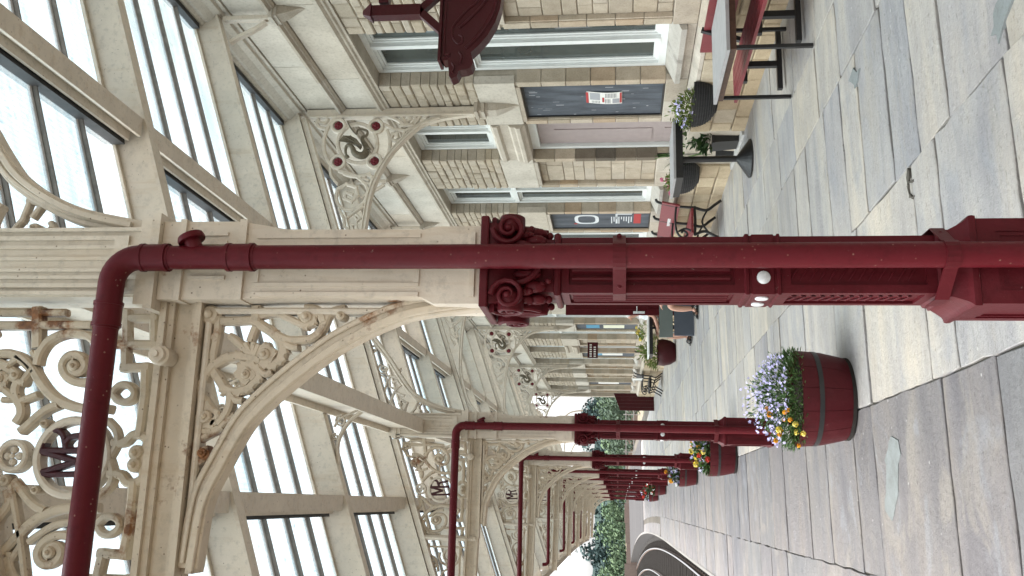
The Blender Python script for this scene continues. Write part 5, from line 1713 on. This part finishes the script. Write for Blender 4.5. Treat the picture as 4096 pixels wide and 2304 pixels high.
mound('trailing_plants', 'lavender and yellow-green plants in the wall planter under the chalkboard', (4.03, 9.13, .73), .12, .40, .22, 420, [('lav', 'star', 46, .022, anyw)], 'leaf2', (.04, .08), .02, stray=4)
mound('trailing_plants', 'pink flowers in the wall planter behind the tall table', (4.03, 11.32, .73), .12, .38, .18, 300, [('pinkpet', 'pom', 9, .03, lambda x, y, z: y > -.2), ('whitepet', 'star', 6, .02, anyw)], 'leaf2', (.04, .08), .02, stray=3)
# square black planter with a leafy shrub at the door
bx = world_thing('square_planter', 'square black planter box on the white door step', 'planter', (4.27, 10.40, .12))
q = MB()
q.loft([[(a, b, z) for a, b in ((4.27 - h, 10.40 - h), (4.27 + h, 10.40 - h), (4.27 + h, 10.40 + h), (4.27 - h, 10.40 + h))] for h, z in ((.13, .122), (.15, .40), (.16, .40), (.16, .43), (.135, .43), (.13, .40))])
q.build('box', M['black'], bx)
MB().box(4.16, 4.38, 10.29, 10.51, .385, .412).build('soil', M['soil'], bx)
mound('potted_shrub', 'dark leafy shrub in the square black planter', (4.27, 10.40, .41), .16, .16, .26, 200, [], 'leaf3', (.08, .14), .06, 'plant')
sp = thing('strappy_plant', 'tall plant with arching strap leaves by the door', 'plant', (4.25, 10.84, .12))
q = MB()
for i in range(22):
    a = RN.uniform(0, 6.28)
    L = RN.uniform(.55, 1.0)
    o = RN.uniform(.05, .28)
    P = [(0, 0, .05), (o * .3 * math.cos(a), o * .3 * math.sin(a), L * .5), (o * .8 * math.cos(a), o * .8 * math.sin(a), L * .85), (o * 1.3 * math.cos(a), o * 1.3 * math.sin(a), L)]
    P = catmull(P, 3)
    s = Vector((-math.sin(a), math.cos(a), 0))
    for p, p2, f, f2 in zip(P[:-1], P[1:], range(len(P)), range(1, len(P) + 1)):
        w1_, w2_ = .014 * (1 - f / len(P)) + .002, .014 * (1 - f2 / len(P)) + .002
        q.quad(Vector(p) - s * w1_, Vector(p) + s * w1_, Vector(p2) + s * w2_, Vector(p2) - s * w2_)
q.build('leaves', M['leaf'], sp)
MB().lathe([(.09, 0), (.13, .22), (.12, .22), (.11, .2), (.01, .2)], 18).build('pot', M['black'], sp)
# maroon pot farther along
fp = thing('plant_pot', 'big maroon pot with bushy green plants beyond the slate boards', 'planter', (3.72, 23.1, fl(3.72) + .008))
MB().lathe([(.22, 0), (.30, .12), (.34, .30), (.32, .42), (.34, .44), (.31, .45), (.29, .40), (.02, .39)], 24).build('pot', M['darkred'], fp, smooth=True)
mound('bushy_plant', 'bushy green plants growing in the big maroon pot', (3.72, 23.1, fl(3.72) + .40), .36, .36, .50, 420, [], 'leaf2', (.08, .16), .04, 'plant', stray=10)
mound('bushy_plant', 'yellow flowers on the small table by the open door', (3.35, 18.3, .93), .16, .14, .24, 120, [('yellow', 'pom', 7, .04, anyw)], 'leaf2', (.05, .1), .03, 'flowers')
t3 = world_thing('side_table', 'thin white-topped table with black legs beyond the slate boards', 'table', (3.2, 18.3, fl(3.2)))
MB().box(2.86, 3.66, 18.05, 18.65, .90, .925).build('table_top', M['white'], t3)
q = MB()
q.box(2.88, 3.64, 18.07, 18.63, .83, .898)
q.build('apron', M['black'], t3)
for x, y in ((3.45, 18.35),):
    MB().box(x - .022, x + .022, y - .022, y + .022, fl(x) + .006, .829).build('leg', M['black'], t3)
M['slate1'] = plain('grey_green_board', (.145, .175, .165), .5, .4, 0, .06, 8)
M['slate2'] = plain('blue_slate_board', (.075, .09, .115), .5, .4, 0, .08, 8)
sl = world_thing('slate_boards', 'grey-green board standing over a blue-slate board, beside the open maroon door', 'boards', (3.4, 17.75, fl(3.4)))
MB().box(3.10, 3.75, 17.42, 17.46, .48, .73).build('upper_board', M['slate1'], sl)
MB().box(3.13, 3.75, 17.41, 17.45, fl(3.4) + .014, .455).build('lower_board', M['slate2'], sl)
q = MB()
for x in (3.2, 3.66):
    q.bar((x, 17.47, fl(x) + .012), (x, 17.47, .72), .03)
    q.bar((x, 17.47, .6), (x, 17.55, fl(x) + .02), .025)
q.build('stand', M['reflector'], sl)
# distant red screen
rs = world_thing('red_screen', 'plain maroon boarded screen at the far end of the building', 'screen', (3.9, 36.9, fl(3.9)))
for i in range(5):
    xa = 3.62 + i * .135
    q = MB()
    q.loft([[(xa, y, z) for y, z in ((36.88, fl(xa) + .006), (36.92, fl(xa) + .006), (36.92, 1.42 + .05 * i), (36.88, 1.42 + .05 * i))], [(xa + .132, y, z) for y, z in ((36.88, fl(xa) + .006), (36.92, fl(xa) + .006), (36.92, 1.47 + .05 * i), (36.88, 1.47 + .05 * i))]])
    q.build('board', M['darkred'], rs)

# ------------------------------------------------------------------ hanging carved sign at the upper right
hg = world_thing('hanging_sign', 'dark maroon carved hanging board with scrolled underside, high on the right', 'sign', (3.12, 4.98, 2.56))
HY, HC = 4.98, 3.12
K = (HY - .0) / 4.9
OUT = [(2.902, 2.571), (2.538, 2.556), (2.524, 2.543), (2.531, 2.514), (2.426, 2.504), (2.408, 2.491), (2.425, 2.458), (2.46, 2.443), (2.465, 2.405), (2.478, 2.376), (2.513, 2.362), (2.573, 2.379), (2.615, 2.337), (2.681, 2.284), (2.768, 2.238), (2.848, 2.215), (2.888, 2.209), (3.0, 2.20), (HC, 2.197)]
OUT = [(x, 1.52 + (z - 1.52) * 1.0) for x, z in OUT]
top_ = OUT[0]
half = OUT[1:]
poly = [(x, z) for x, z in half] + [(2 * HC - x, z) for x, z in reversed(half[:-1])]
MB().prism(poly, HY - .045, HY + .045).build('carved_board', M['darkred'], hg)
for mx in (None, HC):
    q = MB()
    mm = lambda P: P if mx is None else [(2 * HC - x, z) for x, z in P]
    ribbon(q, mm([(3.0, 2.30), (2.894, 2.357), (2.859, 2.401), (2.784, 2.465), (2.737, 2.493), (2.688, 2.495), (2.648, 2.474), (2.631, 2.452), (2.645, 2.43), (2.678, 2.435), (2.690, 2.455)]), .014, .104, HY, 4)
    ribbon(q, mm([(3.0, 2.27), (2.892, 2.309), (2.794, 2.391), (2.735, 2.452)]), .016, .104, HY, 4)
    ribbon(q, mm([(3.0, 2.225), (2.889, 2.238), (2.829, 2.252), (2.749, 2.290), (2.671, 2.343), (2.602, 2.41)]), .022, .108, HY, 4)
    ribbon(q, mm([(2.56, 2.535), (2.565, 2.505), (2.545, 2.52)]), .012, .10, HY, 3)
    ribbon(q, mm([(2.445, 2.485), (2.48, 2.475), (2.51, 2.49)]), .012, .10, HY, 3)
    ribbon(q, mm([(2.50, 2.44), (2.545, 2.43), (2.58, 2.45)]), .014, .10, HY, 3)
    q.build('carved_scroll', M['darkred'], hg)
q = MB()
q.box(2.52, 2 * HC - 2.52, HY - .062, HY + .062, 2.558, 2.574)
q.box(2.56, 2 * HC - 2.56, HY - .053, HY + .053, 2.535, 2.545)
q.build('top_moulding', M['darkred'], hg)
for s in (-1, 1):
    q = MB()
    x = HC + s * -.245
    q.box(x - .035, x + .035, HY - .035, HY + .035, 2.70, 3.00)
    q.loft([[(x - h, HY - h, z), (x + h, HY - h, z), (x + h, HY + h, z), (x - h, HY + h, z)] for h, z in ((.035, 3.0), (.045, 3.003), (.012, 3.06))])
    q.bar((x, HY, 2.71), (x - .13, HY, 2.573), .045)
    q.bar((x, HY, 2.71), (x + .13, HY, 2.573), .045)
    q.build('hanger', M['darkred'], hg)
MB().box(2.93, 4.29, HY - .03, HY + .03, 2.90, 2.96).build('support_arm', M['darkred'], hg)

# ------------------------------------------------------------------ people
M['skin'] = plain('skin', (.52, .29, .21), .55, .4, 0, .06, 12)
M['shirt'] = plain('white_shirt', (.75, .75, .77), .8, .2, 0, .04, 14)
M['hair'] = plain('white_hair', (.62, .60, .57), .8, .2, 0, .1, 50)
M['shorts'] = plain('dark_shorts', (.04, .045, .06), .85, .2, 0, .1, 20)
M['sandal'] = plain('black_sandal', (.012, .012, .012), .6, .3, 0, .2, 20)
def skin_mesh(name, V, Ed, mat, parent, root=0):
    me = bpy.data.meshes.new(name)
    me.from_pydata([v[:3] for v in V], Ed, [])
    me.materials.append(mat)
    o = put(name, me, parent)
    md = o.modifiers.new('skin', 'SKIN')
    md.use_smooth_shade = True
    sv = me.skin_vertices[0].data
    for i, v in enumerate(V):
        sv[i].radius = (v[3], v[4] if len(v) > 4 else v[3])
        sv[i].use_root = i == root
    ss = o.modifiers.new('sub', 'SUBSURF')
    ss.levels = ss.render_levels = 2
    return o
def person(label, loc, rz, hair='hair', shirt='shirt'):
    """seated figure, local +X is where it faces; seat height .45"""
    t = thing('person', label, 'person', loc, rz, 'people seated on the platform')
    # one continuous body: pelvis, spine, neck, head, arms with hands, legs with feet
    V = [(0, 0, .52, .15, .12), (-.02, 0, .68, .145, .11), (-.03, 0, .88, .17, .115), (-.02, 0, .99, .09, .08), (0, 0, 1.06, .055), (.02, 0, 1.12, .07), (.03, 0, 1.19, .082, .095), (.015, 0, 1.26, .06, .075),
         (-.02, .19, .95, .065), (.10, .25, .72, .048), (.30, .16, .66, .036), (.37, .13, .66, .028),
         (-.02, -.19, .95, .065), (.10, -.25, .72, .048), (.30, -.16, .66, .036), (.37, -.13, .66, .028),
         (.06, .10, .50, .095), (.42, .13, .49, .062), (.44, .13, .28, .055), (.43, .13, .08, .034), (.54, .14, .03, .026),
         (.06, -.10, .50, .095), (.42, -.13, .49, .062), (.44, -.13, .28, .055), (.43, -.13, .08, .034), (.54, -.14, .03, .026)]
    Ed = [(0, 1), (1, 2), (2, 3), (3, 4), (4, 5), (5, 6), (6, 7), (3, 8), (8, 9), (9, 10), (10, 11), (3, 12), (12, 13), (13, 14), (14, 15), (0, 16), (16, 17), (17, 18), (18, 19), (19, 20), (0, 21), (21, 22), (22, 23), (23, 24), (24, 25)]
    # fingers
    for s, h in ((1, 11), (-1, 15)):
        b = len(V)
        hx, hy, hz = V[h][:3]
        for j in range(4):
            y = hy + s * (-.022 + .015 * j)
            V += [(hx + .035, y, hz - .002, .0085), (hx + .065, y, hz - .012, .007), (hx + .082 - .005 * abs(j - 1), y, hz - .028, .006)]
            k = len(V)
            Ed += [(h, k - 3), (k - 3, k - 2), (k - 2, k - 1)]
        V += [(hx + .005, hy - s * .035, hz - .005, .009), (hx + .03, hy - s * .045, hz - .018, .007)]
        k = len(V)
        Ed += [(h, k - 2), (k - 2, k - 1)]
    skin_mesh('body', V, Ed, M['skin'], t)
    f = MB()
    for s in (-1, 1):
        f.sphere((.112, s * .032, 1.195), .009, .010, .007, 8, 5)
        f.sphere((.02, s * .082, 1.185), .018, .010, .030, 8, 5)
    f.sphere((.125, 0, 1.172), .016, .013, .024, 8, 5)
    f.sphere((.112, 0, 1.135), .008, .024, .006, 8, 5)
    f.build('face', M['skin'], t, smooth=True)
    hb = MB()
    hb.sphere((.0, 0, 1.215), .094, .092, .075, 14, 8)
    hb.sphere((-.03, 0, 1.17), .07, .082, .07, 12, 6)
    hb.build('hair', M[hair], t, smooth=True)
    S = [(0, 0, .54, .165, .13), (-.02, 0, .68, .165, .125), (-.03, 0, .88, .185, .13), (-.02, 0, .985, .11, .095), (-.02, .19, .955, .08), (.05, .225, .82, .066), (-.02, -.19, .955, .08), (.05, -.225, .82, .066)]
    skin_mesh('shirt', S, [(0, 1), (1, 2), (2, 3), (3, 4), (4, 5), (3, 6), (6, 7)], M[shirt], t)
    T = [(0, 0, .52, .17, .135), (.06, .10, .505, .108), (.34, .125, .495, .08), (.06, -.10, .505, .108), (.34, -.125, .495, .08)]
    skin_mesh('shorts', T, [(0, 1), (1, 2), (0, 3), (3, 4)], M['shorts'], t)
    for s in (-1, 1):
        q = MB()
        q.loft([[(x, s * .14 + h, .004), (x, s * .14 - h, .004), (x, s * .14 - h, .022), (x, s * .14 + h, .022)] for x, h in ((.36, .03), (.42, .038), (.50, .045), (.58, .042), (.62, .02))])
        ribbon(q, [(.47, .02), (.50, .075), (.55, .07), (.58, .02)], .012, .095, s * .14, 4)
        ribbon(q, [(.40, .02), (.38, .09), (.43, .12)], .014, .085, s * .135, 4)
        q.build('sandal', M['sandal'], t)
    return t
def chair(label, loc, rz):
    t = thing('chair', label, 'chair', loc, rz, 'dark chairs by the open door')
    MB().box(-.22, .24, -.22, .22, .41, .44).build('seat', M['black'], t)
    MB().box(-.23, -.20, -.22, .22, .60, .88).build('backrest', M['black'], t)
    for x, y in ((-.2, -.2), (-.2, .2), (.21, -.2), (.21, .2)):
        MB().box(x - .014, x + .014, y - .014, y + .014, .005, .41 if x > 0 else .60).build('leg', M['black'], t)
    return t
pz = fl(3.6)
chair('dark chair under the white-haired person beside the open door', (3.72, 18.0 + .25, pz), math.pi)
person('white-haired person in a white shirt seated behind the slate boards by the open door', (3.72, 18.25, pz), math.pi)
chair('dark chair of the person mostly hidden behind the nearest column', (3.90, 16.5, pz), math.pi - .25)
person('person seated behind the nearest column, only a bare leg and black sandal showing', (3.90, 16.5, pz), math.pi - .25)

# ------------------------------------------------------------------ distance: trees, fence, far signs
def foliage_mat(name, a, b):
    m_, t, bs = newmat(name)
    c = ramp(t, rnd(t), [(0, a), (1, b)])
    t.links.new(c, bs.inputs['Base Color'])
    bs.inputs['Roughness'].default_value = .8
    bs.inputs['Specular IOR Level'].default_value = .15
    return m_
M['wood'] = foliage_mat('conifer_foliage', (.030, .055, .060), (.055, .090, .090))  # blue cast of distance haze put into the leaf colour
M['bush'] = foliage_mat('broadleaf_foliage', (.075, .125, .075), (.15, .215, .125))
M['shrub'] = foliage_mat('dull_shrub_foliage', (.050, .078, .058), (.085, .120, .088))
M['bark'] = plain('bark', (.07, .055, .045), .9, .2, 0, .3, 8)
RT = random.Random(99)
def crown(mb, c, rx_, ry_, rz_, n, s):
    lobes = [(Vector((RT.uniform(-.55, .55), RT.uniform(-.55, .55), RT.uniform(-.5, .6))), RT.uniform(.35, .62)) for _ in range(9)]
    for i in range(n):
        lc, lr = RT.choice(lobes)
        d = Vector((RT.gauss(0, 1), RT.gauss(0, 1), RT.gauss(0, 1))).normalized() * lr * RT.uniform(.75, 1.05)
        p = lc + d
        p = Vector((c[0] + p.x * rx_, c[1] + p.y * ry_, c[2] + p.z * rz_))
        nrm = (d + Vector((RT.uniform(-.6, .6), RT.uniform(-.6, .6), RT.uniform(-.2, .8)))).normalized()
        x = nrm.orthogonal().normalized()
        y = nrm.cross(x)
        k = len(mb.v)
        a = s * RT.uniform(.6, 1.3)
        mb.v += [tuple(p + x * a), tuple(p + y * a * .7), tuple(p - x * a), tuple(p - y * a * .7)]
        mb.f.append((k, k + 1, k + 2, k + 3))
M['hillgreen'] = foliage_mat('hill_pasture', (.030, .052, .050), (.040, .066, .060))
q = MB()
hl = [[], []]
for i in range(60):
    x = -260 + i * 9
    h = 11.5 + 1.2 * math.sin(i * .37) + .7 * math.sin(i * 1.1)
    hl[0].append((x, 352, -1.3))
    hl[1].append((x, 372, h))
for i in range(59):
    q.quad(hl[0][i], hl[0][i + 1], hl[1][i + 1], hl[1][i])
    q.quad(hl[1][i], hl[1][i + 1], (hl[1][i + 1][0], 520, hl[1][i + 1][2] * .9), (hl[1][i][0], 520, hl[1][i][2] * .9))
tag(q.build('hill', M['hillgreen'], smooth=True), kind='structure')
q = MB()
tk = MB()
for i in range(44):
    x = -120 + i * 6.2 + RT.uniform(-2, 2)
    y = 330 + RT.uniform(-15, 15)
    h = 13 + RT.uniform(-2, 2.5)
    crown(q, (x, y, h * .5 - 1.2), 5.2, 5.2, h * .62, 420, .75)
    tk.tube([(x, y, -1.2), (x, y, h * .5)], [.35, .15], 6)
wd = tag(q.build('hillside_wood', M['wood']), 'dark blue-green wooded hillside far beyond the track', 'wood', kind='stuff')
tk.build('trunks', M['bark'], wd)['kind'] = 'stuff'
q = MB()
tk = MB()
for i in range(46):
    x = -62 + i * 2.6 + RT.uniform(-1, 1)
    y = 150 + RT.uniform(-8, 8) + abs(x) * .15
    h = 4.6 + RT.uniform(-1.0, 1.1)
    crown(q, (x, y, h * .48 - .9), 2.6, 2.4, h * .62, 700, .24)
    tk.tube([(x, y, -1.2), (x + .2, y, h * .4)], [.14, .06], 6)
bs_ = tag(q.build('lineside_bushes', M['bush']), 'band of mid-green bushes along the far lineside', 'bushes', kind='stuff')
tk.build('stems', M['bark'], bs_)['kind'] = 'stuff'
q = MB()
for i in range(16):
    crown(q, (6 + i * 1.4 + RT.uniform(-1, 1), 88 + RT.uniform(-6, 10), 1.5 + RT.uniform(-.6, .8)), 2.4, 2.4, 2.3, 700, .14)
tag(q.build('garden_shrubs', M['shrub']), 'green shrubs seen past the far end of the building', 'shrubs', kind='stuff')
M['pinkwall'] = stone('pinkish_wall', [(.20, .155, .14), (.225, .18, .155), (.18, .145, .13)], .9, 4, .2, .4)
q = MB()
for i in range(40):
    a, b = -70 + i * 2.6, -70 + (i + 1) * 2.6
    q.box(a + .01, b - .01, 128, 128.5, -1.2, .35 + .12 * (i % 3))
tag(q.build('boundary_wall', M['pinkwall']), 'low pinkish boundary wall in front of the bushes', 'wall')
fn = world_thing('rail_fence', 'pale post-and-rail fence beyond the far columns', 'fence', (2, 60, 0))
for i in range(9):
    MB().box(.9 + i * .8, .94 + i * .8, 61, 61.04, fl(2), 1.15).build('post', M['greywood'], fn)
for z in (.45, .95):
    MB().box(.9, 7.4, 60.97, 61.0, z, z + .05).build('rail', M['greywood'], fn)
for lab, x, y, h, mt in (('small white and red lineside sign on a thin post', -9.5, 118, 1.9, 'inkred'), ('small white lineside marker farther left', -17.5, 122, 1.1, 'paper')):
    t = thing('lineside_sign', lab, 'sign', (x, y, -1.2), group='lineside signs')
    MB().tube([(0, 0, 0), (0, 0, h + .9)], .05, 8).build('post', M['lead'], t)
    MB().box(-.35, .35, -.06, -.02, h + .5, h + 1.1).build('plate', M['paper'], t)
    if mt == 'inkred':
        MB().box(-.2, .2, -.075, -.061, h + .68, h + .92).build('red_patch', M['inkred'], t)
